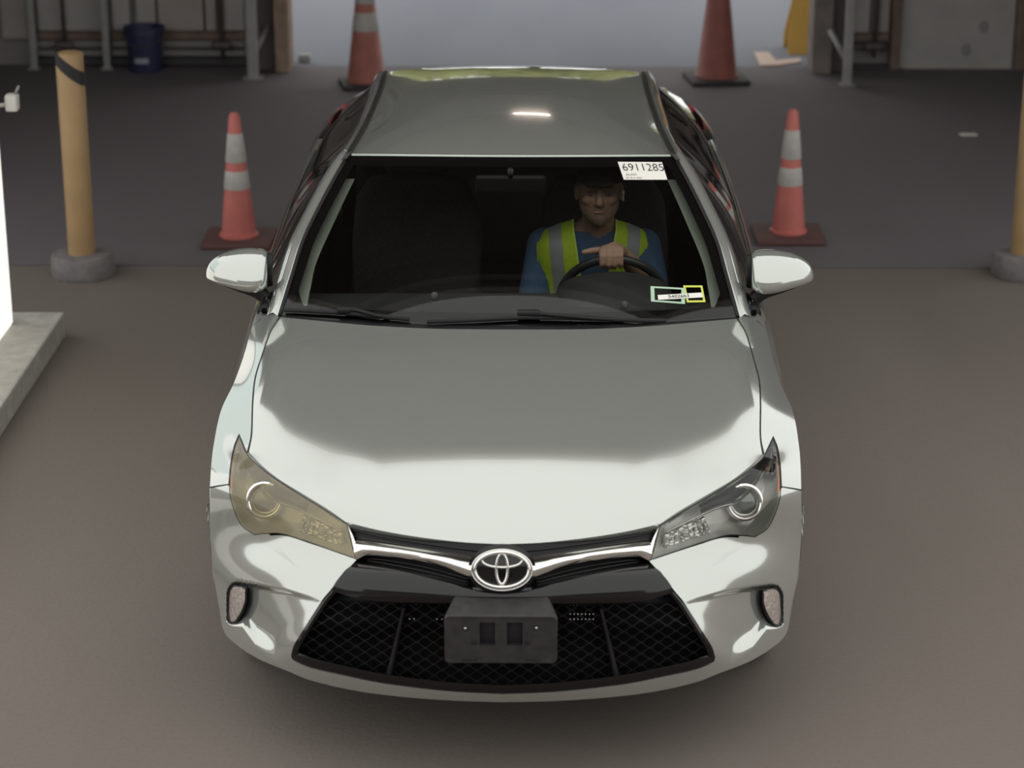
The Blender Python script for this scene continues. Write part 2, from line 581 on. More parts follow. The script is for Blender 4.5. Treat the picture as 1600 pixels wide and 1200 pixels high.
# traffic cones
ORANGE = pr('cone_orange', (0.46, 0.125, 0.105), 0.55, noise=0.12, nscale=9)
ORANGE_D = pr('cone_orange_worn', (0.33, 0.12, 0.095), 0.6, noise=0.15, nscale=9)
COLLAR = pr('reflective_collar', (0.42, 0.40, 0.38), 0.6, noise=0.08, nscale=25)
CONEBASE = pr('cone_base', (0.10, 0.045, 0.042), 0.7)
CONEBASE_B = pr('cone_base_black', (0.022, 0.018, 0.02), 0.7)
def cone(u, v, h, rb, label, mat, collars=True, basemat=CONEBASE, bw=0.37, turn=0.0):
    g = gp(u, v)
    t = thing('traffic_cone', (g.x, g.y, 0), label, 'traffic cone', 'traffic cones round the lane')
    rt = 0.028
    z0 = 0.035
    def R(z):
        return rb + (rt - rb) * (z - z0) / (h - z0)
    M = Matrix.Translation(Vector((g.x, g.y, 0))) @ Matrix.Rotation(turn, 4, 'Z')
    build('base', *xf(box((0, 0, 0.0175), (bw, bw, 0.035), 0.014), M), basemat, t, auto=40)
    build('cone_body', *lathe([(0.001, z0 - 0.01), (rb + 0.012, z0 - 0.01), (rb + 0.012, z0 + 0.012), (rb, z0 + 0.02), (R(h * 0.97), h * 0.97), (rt * 0.7, h - 0.004), (rt * 0.55, h), (0.001, h - 0.006)], (g.x, g.y, 0), 36), mat, t, auto=50)
    if collars:
        for (z1, z2) in ((h * 0.42, h * 0.56), (h * 0.625, h * 0.845)):
            build('reflective_collar', *lathe([(R(z1) + 0.0015, z1), (R(z1) + 0.003, z1 + 0.003), (R(z2) + 0.003, z2 - 0.003), (R(z2) + 0.0015, z2)], (g.x, g.y, 0), 36, caps=False), COLLAR, t)
    return t
cone(374, 377, 0.70, 0.092, 'orange traffic cone with two grey bands beside the left mirror', ORANGE)
cone(1231, 371, 0.70, 0.088, 'orange traffic cone with two grey bands beside the right mirror', ORANGE)
cone(573, 133, 0.93, 0.135, 'tall faded cone with two pale bands behind the car roof', ORANGE_D, True, CONEBASE_B, 0.37, 0.2)
cone(1119, 126, 1.05, 0.145, 'tall dark red cone without bands right of the car roof', pr('cone_dark_red', (0.26, 0.085, 0.07), 0.6, noise=0.15, nscale=9), False, CONEBASE_B, 0.42, 0.12)

# litter, board and sign
g = gp(1513, 211)
tag(build('paper_scrap', *box((g.x, g.y, 0.004), (0.11, 0.07, 0.006), 0.002), pr('paper', (0.62, 0.60, 0.58), 0.8), smooth=False, org=(g.x, g.y, 0)), 'small white paper scrap lying on the dark floor', 'paper')
pts = [gp(u, v, 0.0) for u, v in ((1178, 84), (1201, 84), (1212, 97), (1250, 93), (1252, 99), (1216, 104), (1188, 105))]
n = len(pts)
V = [(p.x, p.y, 0.001) for p in pts] + [(p.x, p.y, 0.014) for p in pts]
Fc = [tuple(range(n)), tuple(range(2 * n - 1, n - 1, -1))] + [(k, (k + 1) % n, n + (k + 1) % n, n + k) for k in range(n)]
tag(build('cardboard_piece', V, Fc, pr('cardboard', (0.55, 0.42, 0.36), 0.85), smooth=False), 'flattened pale cardboard piece on the ground outside the opening', 'cardboard')
g = gp(1258, 79)
sg = thing('floor_sign', (g.x, g.y, 0), 'yellow folding floor sign standing outside by the right column', 'sign')
SIGNY = pr('sign_yellow', (0.75, 0.46, 0.10), 0.5)
for s_ in (-1, 1):
    rows = []
    for zz, hw in ((0.0, 0.15), (0.12, 0.15), (0.5, 0.085), (0.60, 0.07), (0.62, 0.05)):
        yy = g.y + s_ * 0.16 * (1 - zz / 0.64)
        rows.append([(g.x - hw, yy, zz), (g.x - hw, yy + 0.012, zz), (g.x + hw, yy + 0.012, zz), (g.x + hw, yy, zz)])
    build('sign_board', *grid(rows, True), SIGNY, sg, smooth=False)
build('hinge', *tube([(g.x - 0.05, g.y, 0.625), (g.x + 0.05, g.y, 0.625)], 0.014, 10), SIGNY, sg)
g = gp(476, 97)
tag(build('white_block', *box((g.x, g.y, 0.03), (0.09, 0.07, 0.06), 0.012), pr('block_white', (0.42, 0.42, 0.42), 0.8), org=(g.x, g.y, 0)), 'small pale block on the ground beside the left timber column', 'block')

# booth at the left edge: kerb, lit frosted panel, bracket lamp
k0, k1 = gp(99, 487, 0.12), gp(0, 640, 0.12)
kx = (k0.x + k1.x) / 2
structure(build('kerb', *box((kx - 0.55, k0.y - 3.0, 0.06), (1.1, 6.0, 0.12), 0.012), CONCRETE, smooth=False))
pe = gp(26, 505, 0.12)
bt = thing('light_panel', (pe.x, pe.y - 1.0, 0.12), 'glowing white frosted light panel on the kerb at left edge', 'light panel')
build('diffuser', *box((pe.x - 0.03, pe.y - 1.02, 0.62), (0.04, 2.0, 0.98), 0.006), pr('frosted_lit', (0.8, 0.8, 0.76), 0.6, emit=(1.0, 0.98, 0.90), estr=0.9), bt, smooth=False)
build('diffuser', *box((pe.x - 0.03, pe.y - 1.02, 1.42), (0.04, 2.0, 0.56), 0.006), pr('frosted_lit_upper', (0.7, 0.8, 0.78), 0.6, emit=(0.85, 0.95, 0.94), estr=0.7), bt, smooth=False)
build('cross_bar', *box((pe.x - 0.03, pe.y - 1.02, 1.125), (0.055, 2.02, 0.03), 0.005), DARKSTEEL, bt, smooth=False)
build('end_frame', *box((pe.x - 0.035, pe.y - 0.01, 0.92), (0.045, 0.024, 1.6), 0.004), STEEL, bt, smooth=False)
q = yp(19, 160, pe.y + 0.05)
bl = thing('bracket_lamp', (q.x, q.y, q.z - 0.05), 'small white box lamp with thin rod on the light panel edge', 'lamp')
build('housing', *box((q.x, q.y, q.z), (0.055, 0.07, 0.075), 0.012), pr('lamp_white', (0.62, 0.58, 0.54), 0.6), bl)
build('mount_arm', *tube([(q.x - 0.02, q.y, q.z - 0.01), (q.x - 0.11, q.y - 0.05, q.z - 0.01)], 0.010, 8), pr('lamp_white', (0.7, 0.66, 0.62), 0.6), bl)
build('rod', *tube([(q.x + 0.012, q.y, q.z + 0.03), (q.x + 0.035, q.y, q.z + 0.075)], 0.006, 8), STEEL, bl)

# strip lamp under the ceiling (mirrored on the car roof)
lp = thing('strip_lamp', (0.12, 8.0, CEIL_Z - 0.06), 'short ceiling strip lamp mirrored as a bright dash on the roof', 'lamp')
build('lamp_body', *box((0.12, 8.0, CEIL_Z - 0.025), (0.42, 0.12, 0.05), 0.01), STEEL, lp)
build('lamp_tube', *box((0.12, 8.0, CEIL_Z - 0.065), (0.36, 0.07, 0.035), 0.012), pr('tube_lit', (1, 1, 1), 0.5, emit=(1.0, 0.80, 0.70), estr=9.0), lp)

# trees beyond the apron (seen as green in the car roof)
def tree(x, y, h, label, seed):
    rnd = random.Random(seed)
    t = thing('tree', (x, y, 0), label, 'tree', 'trees beyond the apron')
    build('trunk', *tube([(x, y, 0), (x + 0.1, y, h * 0.3), (x - 0.05, y + 0.1, h * 0.6)], [0.2, 0.15, 0.08], 8), WOOD, t)
    V, Fx = ellipsoid((x, y, h * 0.56), (2.0, 1.7, h * 0.34), 16, 12)
    V = [Vector(p) for p in V]
    for k in range(900):
        th, ph = rnd.uniform(0, 2 * math.pi), math.acos(rnd.uniform(-1, 1))
        rr = (0.55 + 0.45 * rnd.random())
        c = Vector((x + 2.6 * rr * math.sin(ph) * math.cos(th), y + 2.2 * rr * math.sin(ph) * math.sin(th), h * 0.55 + h * 0.45 * rr * math.cos(ph)))
        a = Vector((rnd.uniform(-1, 1), rnd.uniform(-1, 1), rnd.uniform(-1, 1))).normalized() * 0.28
        b = a.cross(Vector((rnd.uniform(-1, 1), rnd.uniform(-1, 1), rnd.uniform(-1, 1)))).normalized() * 0.2
        i = len(V)
        V += [c - a, c + b, c + a, c - b]
        Fx.append((i, i + 1, i + 2, i + 3))
    f = build('foliage', V, Fx, pr('leaves', (0.30, 0.32, 0.10), 0.7, noise=0.4, nscale=1.5), t, smooth=False)
    f['kind'] = 'stuff'
for k, (x, y, h) in enumerate(((-13.5, 34, 7.6), (-8, 36, 8.2), (-2.6, 35, 7.8), (2.8, 36.5, 8.5), (8.2, 34.5, 7.7), (13.6, 36, 8.1), (-10.8, 42, 10.4), (-5.3, 42, 10), (0.1, 42.5, 10.6), (5.5, 42, 10.2), (10.9, 42, 10.5))):
    tree(x, y, h, 'green tree far outside, mirrored along the rear edge of the car roof', 40 + k)

# ================================================================== the car
CAR = thing('sedan', (0, 2.4, 0), 'silver four-door sedan facing the camera with a driver inside', 'car')

# ---- front surface: depth Y over (s, v), a smooth radial-basis surface through measured body points
zc = np.polyfit([0.12, 0.27, 0.44, 0.62, 0.82, 1.0, 1.18, 1.34], [0.708, 0.783, 0.846, 0.898, 0.944, 0.978, 1.006, 1.024], 4)
dc = np.polyfit([0.12, 0.23, 0.64, 0.93, 1.3], [0.25, 0.212, 0.120, 0.094, 0.058], 2)
def hoodZ(X, Y):
    return np.polyval(zc, Y) - np.polyval(dc, Y) * (abs(X) / 0.8) ** 2.4
def hood_hit(s, v):
    lo, hi = -0.3, 2.2
    for _ in range(50):
        m = (lo + hi) / 2
        p = at(s, v, m)
        if p[2] > hoodZ(p[0], m):
            lo = m
        else:
            hi = m
    return (lo + hi) / 2
ctrl = []
lowS, lowV = [0, 63, 134, 196, 246, 314, 354, 380, 403], [850, 847, 839, 828, 817, 774, 750, 730, 710]
for s in (0, 80, 160, 240, 310, 360, 388):
    v0 = np.interp(s, lowS, lowV) - (3 if s < 300 else 6)
    v1 = np.interp(s, [0, 200, 358, 400], [515, 511, 497, 560])
    for k in range(7):
        v = v0 + (v1 - v0) * k / 6
        ctrl.append((s, v, hood_hit(s, v)))
ctrl += [(417, 680, .80), (410, 700, .71), (424, 720, .66), (431, 756, .54), (462, 763, .63), (455, 680, .86), (446, 640, .98), (426, 600, 1.14),
         (412, 556, 1.31), (402, 512, 1.48), (391, 474, 1.63), (430, 690, .78), (425, 640, .93), (375, 490, 1.45),
         (463, 816, .61), (458, 885, .585), (447, 953, .53), (441, 984, .49), (426, 1004, .42), (387, 1030, .30), (336, 1051, .19), (283, 1070, .13),
         (213, 1083, .085), (143, 1090, .06), (0, 1097, .05), (70, 1095, .052),
         (228, 876, .17), (253, 903, .145), (281, 937, .135), (306, 976, .13), (326, 1008, .14), (331, 1026, .15), (288, 1050, .10), (183, 1071, .05),
         (85, 1081, .03), (0, 1085, .025),
         (391, 838, .445), (345, 837, .345), (300, 851, .268), (260, 865, .21), (413, 822, .50), (300, 805, .29), (350, 790, .37), (400, 790, .46),
         (345, 890, .272), (400, 890, .395), (300, 905, .198), (430, 945, .45), (380, 940, .32), (380, 990, .29), (430, 880, .49), (350, 1000, .205), (330, 950, .195)]
ctrl = np.array(ctrl)
K_ = np.vstack([ctrl, ctrl[ctrl[:, 0] > 1] * np.array([-1, 1, 1])])
Pn = K_[:, :2] / 100.0
rr = np.linalg.norm(Pn[:, None] - Pn[None], axis=2) ** 3
N_ = len(Pn)
A_ = np.zeros((N_ + 3, N_ + 3))
A_[:N_, :N_] = rr + np.eye(N_) * 0.06
A_[:N_, N_] = 1; A_[:N_, N_ + 1:] = Pn
A_[N_, :N_] = 1; A_[N_ + 1:, :N_] = Pn.T
W_ = np.linalg.solve(A_, np.concatenate([K_[:, 2], np.zeros(3)]))
def depth(SV):
    q = np.asarray(SV, float) / 100.0
    sh = q.shape[:-1]
    q = q.reshape(-1, 2)
    r = np.linalg.norm(q[:, None] - Pn[None], axis=2) ** 3
    return (r @ W_[:N_] + W_[N_] + q @ W_[N_ + 1:]).reshape(sh)
def S(SV, off=0.0):
    SV = np.asarray(SV, float)
    Y = depth(SV) + off
    return at(SV[..., 0].ravel(), SV[..., 1].ravel(), Y.ravel()).reshape(SV.shape[:-1] + (3,))

def rim(P, d, closed=True):
    """skirt along the outside of a grid of points P (rows, cols, 3), shifted by vector d"""
    d = np.array(d)
    loop = np.concatenate([P[0, :], P[1:, -1], P[-1, -2::-1]])
    if closed:
        loop = np.concatenate([loop, P[-2:0:-1, 0]])
    rows = [list(map(tuple, loop)), list(map(tuple, loop + d))]
    return grid(rows, closed)

def pillow(P, h):
    """push a grid out along its normals, most in the middle of the short way"""
    n, m = P.shape[:2]
    du = np.gradient(P, axis=1); dv = np.gradient(P, axis=0)
    N = np.cross(du, dv); N /= (np.linalg.norm(N, axis=2, keepdims=True) + 1e-9)
    if N[n // 2, m // 2, 1] > 0:
        N = -N
    w = np.linspace(0, 1, n)[:, None, None]
    return P + N * (h * (1 - (2 * w - 1) ** 2))

def full(P, rimd=None):
    parts = [grid(P)]
    if rimd is not None:
        parts.append(rim(P, rimd, False))
    g_ = join(*parts)
    return join(g_, mirror(g_))

def sides(fn):
    """run a builder for the viewer's right (+1) and left (-1) side of the car"""
    for sg_ in (1, -1):
        fn(sg_)

def sd(part, sg_):
    return part if sg_ > 0 else mirror(part)

# ---- hood
hb = np.concatenate([crv([(0, 850.5), (63, 847.5), (134, 839.5), (196, 829), (246, 817)], 40), crv([(246, 817), (274, 797.5), (314, 773.5), (354, 749.5), (380, 729), (401, 708)], 30)[1:]])
ht = crv([(0, 515), (120, 514), (220, 509), (290, 503), (356, 497)], len(hb))
hl = np.stack([np.zeros(60), np.linspace(850.5, 515, 60)], 1)
hr = crv([(401, 708), (396.5, 680), (395.5, 628), (392.5, 592), (383.5, 560), (370.5, 520), (356, 497)], 60)
HB = coons(hb, ht, hl, hr)
hoodP = S(HB)
hood = build('hood', *full(hoodP, (0, 0.012, -0.022)), PAINT, CAR, merge=True, auto=45)

# ---- fenders
fb = np.concatenate([crv([(404.5, 707), (410, 695), (417.5, 679)], 14), crv([(417.5, 679), (425.5, 699), (430.5, 730), (432.5, 758)], 16)[1:], crv([(432.5, 758), (447, 760), (462, 762.5)], 10)[1:]])
ft = crv([(359.5, 496), (376, 484), (391, 474)], len(fb))
fl = crv([(404.5, 707), (399, 680), (398, 628), (395, 592), (386, 560), (373, 520), (359.5, 496)], 60)
fr = crv([(462, 762.5), (460, 720), (455, 680), (446, 640), (428, 600), (413, 556), (402, 512), (391, 474)], 60)
fenderP = S(coons(fb, ft, fl, fr))
sil = fenderP[:, -1]
def fender(sg_):
    build('fender', *sd(join(grid(fenderP), rim(fenderP, (-0.006, 0.012, -0.02))), sg_), PAINT, CAR, merge=True, auto=45)
sides(fender)

# ---- bumper
pairs = [((229, 876), (228.5, 875.5)), ((240, 888), (300, 851.5)), ((253, 903), (345, 838.5)), ((262, 914), (391, 839.5)), ((270, 924), (414, 824)),
         ((276, 931), (430.5, 786)), ((281, 937), (433, 760)), ((287, 946), (462, 765)), ((294, 957), (463, 816)), ((303, 971), (458, 885)),
         ((313, 987), (447, 953)), ((326, 1008), (441, 984)), ((330, 1020), (426, 1004)), ((331, 1027), (387, 1030)), ((326, 1035), (336, 1051)),
         ((300, 1046), (300, 1065)), ((250, 1057), (240, 1079)), ((183, 1070), (175, 1088)), ((85, 1081), (85, 1095)), ((0, 1085), (0, 1097.5))]
pa = np.array([p[0] for p in pairs], float); pb = np.array([p[1] for p in pairs], float)
NS = 18
gA = cr(pa, NS)
gB = np.concatenate([cr(pb[:7], NS), cr(pb[6:8], NS)[1:], cr(pb[7:], NS)[1:]])
BM = ruled(gA, gB, 96)
def sstep(x, a, b):
    t = np.clip((x - a) / (b - a), 0, 1)
    return t * t * (3 - 2 * t)
def scoop(SV):
    """depth of the air-dam scoop round the fog lamp"""
    s, v = SV[..., 0], SV[..., 1]
    top = np.interp(s, [290, 302, 345, 392, 416, 426, 436], [936, 932, 921.5, 913, 909.5, 912, 925])
    bot = np.interp(s, [300, 330, 357, 388, 408, 425, 436], [1010, 1030, 1040, 1014, 985, 981, 975])
    d = sstep(v, top, top + 8) * sstep(-v, -bot, -bot + np.interp(s, [330, 400, 430], [60, 34, 8]))
    side = 1 - sstep(s, 429, 436)
    amt = np.interp(s, [270, 300, 330, 370, 400, 440], [0, 0.006, 0.020, 0.040, 0.052, 0.06])
    return d * side * amt
BY = depth(BM) + scoop(BM)
bumpP = at(BM[..., 0].ravel(), BM[..., 1].ravel(), BY.ravel()).reshape(BM.shape[:2] + (3,))
inner = bumpP[0]; outer = bumpP[-1]
fl1 = np.stack([inner, inner + (0, 0.05, 0)])
lowidx = 11 * NS
und = np.stack([outer[lowidx:], outer[lowidx:] + (-0.01, 0.05, -0.012), outer[lowidx:] + (-0.03, 0.25, -0.01)])
sidx = slice(7 * NS, 11 * NS + 1)
edge = outer[sidx]
def arch_y(z, yc=0.975, R=0.362, zc_=0.335):
    q = R * R - (z - zc_) ** 2
    return yc - math.sqrt(q) if q > 0 else yc
ext = [edge]
tgt = np.array([(0.905 if p[2] > 0.4 else 0.905 - 0.05 * (0.4 - p[2]) / 0.15, max(min(arch_y(p[2]), 0.645), p[1] + 0.03), p[2]) for p in edge])
for w in (0.2, 0.45, 0.7, 1.0):
    q = edge + (tgt - edge) * w
    q[:, 0] = edge[:, 0] + (tgt[:, 0] - edge[:, 0]) * (1 - (1 - w) ** 2)
    ext.append(q)
half = join(grid(bumpP), grid(fl1), grid(und), grid(ext))
build('front_bumper', *join(half, mirror(half)), PAINT, CAR, merge=True, auto=42)

# ---- body sides (fender flank, doors, rear quarter) with wheel arches
top = list(map(tuple, sil))
shoulder = [(0.868, 1.80, 0.962), (0.876, 2.1, 0.972), (0.882, 2.5, 0.985), (0.880, 3.0, 1.0), (0.868, 3.5, 1.02), (0.845, 4.0, 1.035), (0.805, 4.4, 1.04), (0.76, 4.7, 1.03)]
topc = crv(top[::6] + [top[-1]] + shoulder, 150)
def side_section(p):
    k = np.interp(p[1], [0.6, 3.9, 4.4, 4.7], [1, 1, 0.96, 0.90])
    x0, z0 = p[0], p[2]
    xm = max(0.912 * k, x0 + 0.002)
    pts = [(x0, z0), (x0 + (xm - x0) * 0.6, z0 - 0.05), (xm, min(z0 - 0.12, 0.78)), (xm + 0.004, 0.60), (xm - 0.006, 0.42), (xm - 0.03, 0.25), (xm - 0.06, 0.19)]
    c = crv(pts, 34)
    return [(q[0], p[1], q[1]) for q in c]
def carve(sec, yc, R, zc_):
    out = []
    for r in sec:
        row = []
        for p in r:
            dy, dz = p[1] - yc, p[2] - zc_
            d = math.hypot(dy, dz)
            if d < R:
                k = R / max(d, 1e-4)
                row.append((p[0], yc + dy * k, zc_ + dz * k))
            else:
                row.append(p)
        out.append(row)
    return out
secs = [side_section(p) for p in topc]
raw = np.array(secs)
WC = ((0.975, 0.335), (3.75, 0.335))
RA = 0.362
sc_ = carve(carve(secs, WC[0][0], RA, WC[0][1]), WC[1][0], RA, WC[1][1])
V0, F0 = grid(sc_)
ins = [any(math.hypot(p[1] - y, p[2] - z) < RA for y, z in WC) for p in raw.reshape(-1, 3)]
F0 = [f for f in F0 if not all(ins[i] for i in f)]
def cut_side(y0, y1):
    m = 34
    ys = raw[:, 0, 1]
    return [f for f in F0 if y0 <= np.mean([ys[i // m] for i in f]) < y1]
def body_side(sg_):
    for nm, y0, y1 in (('fender_flank', 0, 1.62), ('front_door', 1.62, 2.78), ('rear_door', 2.78, 3.62), ('rear_quarter', 3.62, 6)):
        V, Fq = sd((V0, cut_side(y0, y1)), sg_)
        used = sorted({i for f in Fq for i in f}); mp = {a: i for i, a in enumerate(used)}
        o = build(nm, [V[i] for i in used], [tuple(mp[i] for i in f) for f in Fq], PAINT, CAR)
        if 'door' in nm:
            yh = y1 - 0.14
            build('door_handle', *sd(xf(box((0, 0, 0), (0.03, 0.19, 0.035), 0.012), Matrix.Translation((0.918, yh, 0.82))), sg_), PAINT, o)
sides(body_side)

# ---- greenhouse curves
We = crv([at(359.5, 494, 1.42), at(340, 427, 1.60), at(325, 377, 1.735), at(303, 330, 1.865), at(282, 289, 1.98), at(263, 255, 2.08), at(254, 241, 2.12)], 41)      # windshield side edge
Wc_b, Wc_t = at(0, 509, 1.24), at(0, 243.5, 2.06)
def ws_point(w, t):
    """w up the glass, t from the centre (0) to the side edge (1)"""
    i = w * 40
    k = min(int(i), 39)
    e = We[k] + (We[k + 1] - We[k]) * (i - k)
    c = Wc_b + (Wc_t - Wc_b) * w + np.array([0, -0.004, 0.010]) * 4 * w * (1 - w)
    p = c + (e - c) * np.array([t, abs(t) ** 2.2, abs(t) ** 2.2])
    return p
WS = np.array([[ws_point(w, t) for t in np.linspace(0, 1, 31)] for w in np.linspace(0, 1, 31)])
wsV, wsF = full(WS)
windshield = build('windshield', wsV, wsF, GLASS_W, CAR, merge=True)
BV = BVHTree.FromPolygons([Vector(p) for p in wsV], wsF)
def on_glass(u, v, off=0.003):
    hit, nrm, idx, dist = BV.ray_cast(CAM, ray(u, v).normalized())
    if nrm.y > 0:
        nrm = -nrm
    return hit + nrm * off, nrm
def ws_normal(w, t):
    e = 0.01
    a = ws_point(min(w + e, 1), t) - ws_point(max(w - e, 0), t)
    b = ws_point(w, t + e) - ws_point(w, t - e)
    n = np.cross(b, a); n /= np.linalg.norm(n)
    return n if n[2] > 0 else -n
# black ceramic border behind the glass edge
fr_rows = []
def frit(w, t):
    return ws_point(w, t) - ws_normal(w, min(t, 0.98)) * 0.004
FO = [frit(0.0, t) for t in np.linspace(0, 1, 20)] + [frit(w, 1.0) for w in np.linspace(0, 1, 24)[1:]] + [frit(1.0, t) for t in np.linspace(1, 0, 20)[1:]]
FI = [frit(0.07, t * 0.948) for t in np.linspace(0, 1, 20)] + [frit(0.07 + 0.86 * w, 0.948 - 0.018 * w) for w in np.linspace(0, 1, 24)[1:]] + [frit(0.93, 0.93 * t) for t in np.linspace(1, 0, 20)[1:]]
fg = grid([FO, FI])
build('windshield_border', *join(fg, mirror(fg)), pr('frit_black', (0.004, 0.003, 0.004), 0.5, spec=0.1), CAR)

# A pillar, roof rail, C pillar
rail = [We[40] + np.array((0.0, 0, 0)), at(239, 214, 2.36), at(227, 190, 2.6), at(212, 150, 2.95), at(205, 125, 3.17), at(201, 113, 3.3)]
railc = crv(rail, 40)
OFF = np.array((0.046, 0.036, -0.012))
upper = np.concatenate([We, railc[1:]])
offs = np.array([OFF * np.interp(k, [0, 40, 79], [1, 1, 1]) + np.array((0, 0, -0.012)) * np.interp(k, [0, 36, 46, 79], [0, 0, 1, 1]) for k in range(len(upper))])
outerrail = upper + offs
mid1 = upper + offs * np.array((0.45, 0.35, 0.0)) + np.array((0, 0, 0.006))
pill = [upper + np.array((0.004, 0, -0.002)), mid1, outerrail, outerrail + np.array((0.008, 0.012, -0.02)), outerrail + np.array((-0.006, 0.03, -0.035))]
def pillar(sg_):
    build('roof_pillar', *sd(grid(pill), sg_), PAINT, CAR, auto=60)
sides(pillar)
def ditch(sg_):
    path = [p + np.array((-0.002, 0, 0.006)) for p in upper[38::2]]
    build('roof_molding', *sd(tube(path, 0.0095, 8, flat=0.7), sg_), pr('molding_black', (0.02, 0.019, 0.019), 0.4), CAR)
    path = [p + np.array((-0.004, 0, 0.001)) for p in We[0:40:2]]
    build('windshield_molding', *sd(tube(path, 0.007, 8), sg_), BLACKTEX, CAR)
sides(ditch)

def corner(sg_):
    lo = resample(fenderP[-1] + np.array((0, 0.004, -0.004)), 12)
    hi = resample(np.array([We[0] + (0, 0.01, -0.004), outerrail[0], outerrail[3], (0.846, 1.70, 0.975)]), 12)
    build('fender_corner', *sd(grid(ruled(lo, hi, 5)), sg_), PAINT, CAR)
sides(corner)

# roof skin
rp = np.polyfit([2.06, 2.3, 2.6, 2.9, 3.1, 3.3, 3.42], [1.370, 1.412, 1.444, 1.4605, 1.459, 1.443, 1.424], 4)
roof_rows = []
for k in range(40):
    e = railc[k]
    ycen = 2.06 + (3.42 - 2.06) * k / 39
    c = np.array([0, ycen, np.polyval(rp, ycen)])
    row = []
    for t in np.linspace(0, 1, 30):
        row.append(c + (e - c) * np.array([t, t ** 2.2, 0]) + np.array([0, 0, (e[2] - c[2]) * t ** 2.6]))
    roof_rows.append(row)
roofP = np.array(roof_rows)
fr_edge = roofP[0]
lip = np.stack([fr_edge, fr_edge + (0, -0.003, -0.006), fr_edge + (0, 0.012, -0.014)])
gR = join(grid(roofP), grid(lip))
build('roof', *join(gR, mirror(gR)), PAINT, CAR, merge=True, auto=50)
hl_rows = roofP - np.array((0, 0, 0.035))
gH = grid(hl_rows)
build('headliner', *join(gH, mirror(gH)), pr('headliner_cloth', (0.10, 0.10, 0.095), 0.9), CAR, merge=True)

# side glass and rear pillar
belt = crv([(0.800, 1.46, 0.965), (0.838, 1.62, 0.968), (0.852, 1.85, 0.975), (0.862, 2.3, 0.99), (0.862, 2.8, 1.005), (0.852, 3.3, 1.02), (0.83, 3.75, 1.04)], 80)
railin = outerrail + np.array((0.0, 0.024, -0.03))
gtop = resample(np.concatenate([railin[2:], [(0.56, 3.45, 1.36), (0.60, 3.6, 1.27)]]), 80)
SG = ruled(belt, gtop, 12)
bulge = np.linspace(0, 1, 12)[:, None]
SG[..., 0] += (0.03 * 4 * bulge * (1 - bulge))
def side_glass(sg_):
    jb = int(np.argmin(abs(SG[0, :, 1] - 2.72)))
    build('front_side_window', *sd(grid(SG[:, :jb]), sg_), GLASS_S, CAR)
    build('rear_side_window', *sd(grid(SG[:, jb + 3:]), sg_), GLASS_S, CAR)
    build('center_pillar', *sd(grid(SG[:, jb - 1:jb + 4] + np.array((0.002, 0, 0))), sg_), BLACKGLOSS, CAR)
    build('belt_molding', *sd(tube([p + np.array((0.006, 0, 0.002)) for p in belt[12:76:3]], 0.008, 8), sg_), SATIN, CAR)
    build('window_frame', *sd(tube([p + np.array((0.004, 0, 0.0)) for p in gtop[0:78:2]], 0.010, 8), sg_), BLACKTEX, CAR)
    # shoulder between window and door skin
    tb = np.array([min(topc, key=lambda q: abs(q[1] - p[1])) for p in belt])
    tb = np.stack([tb[:, 0], belt[:, 1], np.interp(belt[:, 1], topc[:, 1], topc[:, 2])], 1)
    tb[:, 0] = np.interp(belt[:, 1], topc[:, 1], topc[:, 0])
    sh = np.stack([belt + (0, 0, -0.004), (belt + tb) / 2 + (0.004, 0, 0.004), tb])
    build('window_sill', *sd(grid(sh), sg_), PAINT, CAR)
sides(side_glass)

# rear window, trunk and tail
tr_edge = [(0.523, 3.30, 1.418), (0.56, 3.55, 1.33), (0.61, 3.8, 1.21), (0.655, 4.05, 1.10)]
tr_c = [(0, 3.42, 1.424), (0, 3.65, 1.34), (0, 3.9, 1.23), (0, 4.15, 1.125)]
E1, C1 = crv(tr_edge, 20), crv(tr_c, 20)
rw = np.array([[c + (e - c) * np.array([t, t * t, t * t]) for t in np.linspace(0, 1, 16)] for c, e in zip(C1, E1)])
build('rear_window', *full(rw), GLASS_S, CAR, merge=True)
cp_out = crv([railin[-1], (0.60, 3.6, 1.27), (0.70, 3.8, 1.13), (0.79, 3.95, 1.045), (0.80, 4.1, 1.04)], 20)
CPg = ruled(E1, cp_out, 8)
CPg[..., 2] += (0.02 * 4 * np.linspace(0, 1, 8) * (1 - np.linspace(0, 1, 8)))[:, None]
tk_e = crv([(0.655, 4.05, 1.10), (0.70, 4.3, 1.075), (0.70, 4.6, 1.07), (0.69, 4.72, 1.05), (0.72, 4.80, 0.85), (0.74, 4.84, 0.6), (0.74, 4.82, 0.35), (0.72, 4.75, 0.2)], 30)
tk_c = crv([(0, 4.15, 1.125), (0, 4.4, 1.11), (0, 4.68, 1.115), (0, 4.76, 1.09), (0, 4.82, 0.85), (0, 4.87, 0.6), (0, 4.86, 0.35), (0, 4.78, 0.2)], 30)
tk_o = crv([(0.80, 4.1, 1.04), (0.79, 4.3, 1.04), (0.775, 4.5, 1.035), (0.76, 4.68, 1.02), (0.80, 4.71, 0.85), (0.82, 4.72, 0.6), (0.80, 4.71, 0.35), (0.77, 4.68, 0.2)], 30)
TK = np.array([[c + (e - c) * np.array([t, t * t, t * t]) for t in np.linspace(0, 1, 14)] for c, e in zip(tk_c, tk_e)])
def cpillar(sg_):
    build('rear_pillar', *sd(grid(CPg), sg_), PAINT, CAR)
    build('tail_corner', *sd(grid(ruled(tk_e, tk_o, 5)), sg_), PAINT, CAR)
    build('tail_lamp', *sd(xf(box((0, 0, 0), (0.26, 0.03, 0.13), 0.012), Matrix.Translation((0.66, 4.80, 0.86)) @ Matrix.Rotation(0.35, 4, 'Z')), sg_), pr('tail_red', (0.35, 0.02, 0.02), 0.15), CAR)
sides(cpillar)
build('trunk_lid', *full(TK), PAINT, CAR, merge=True)

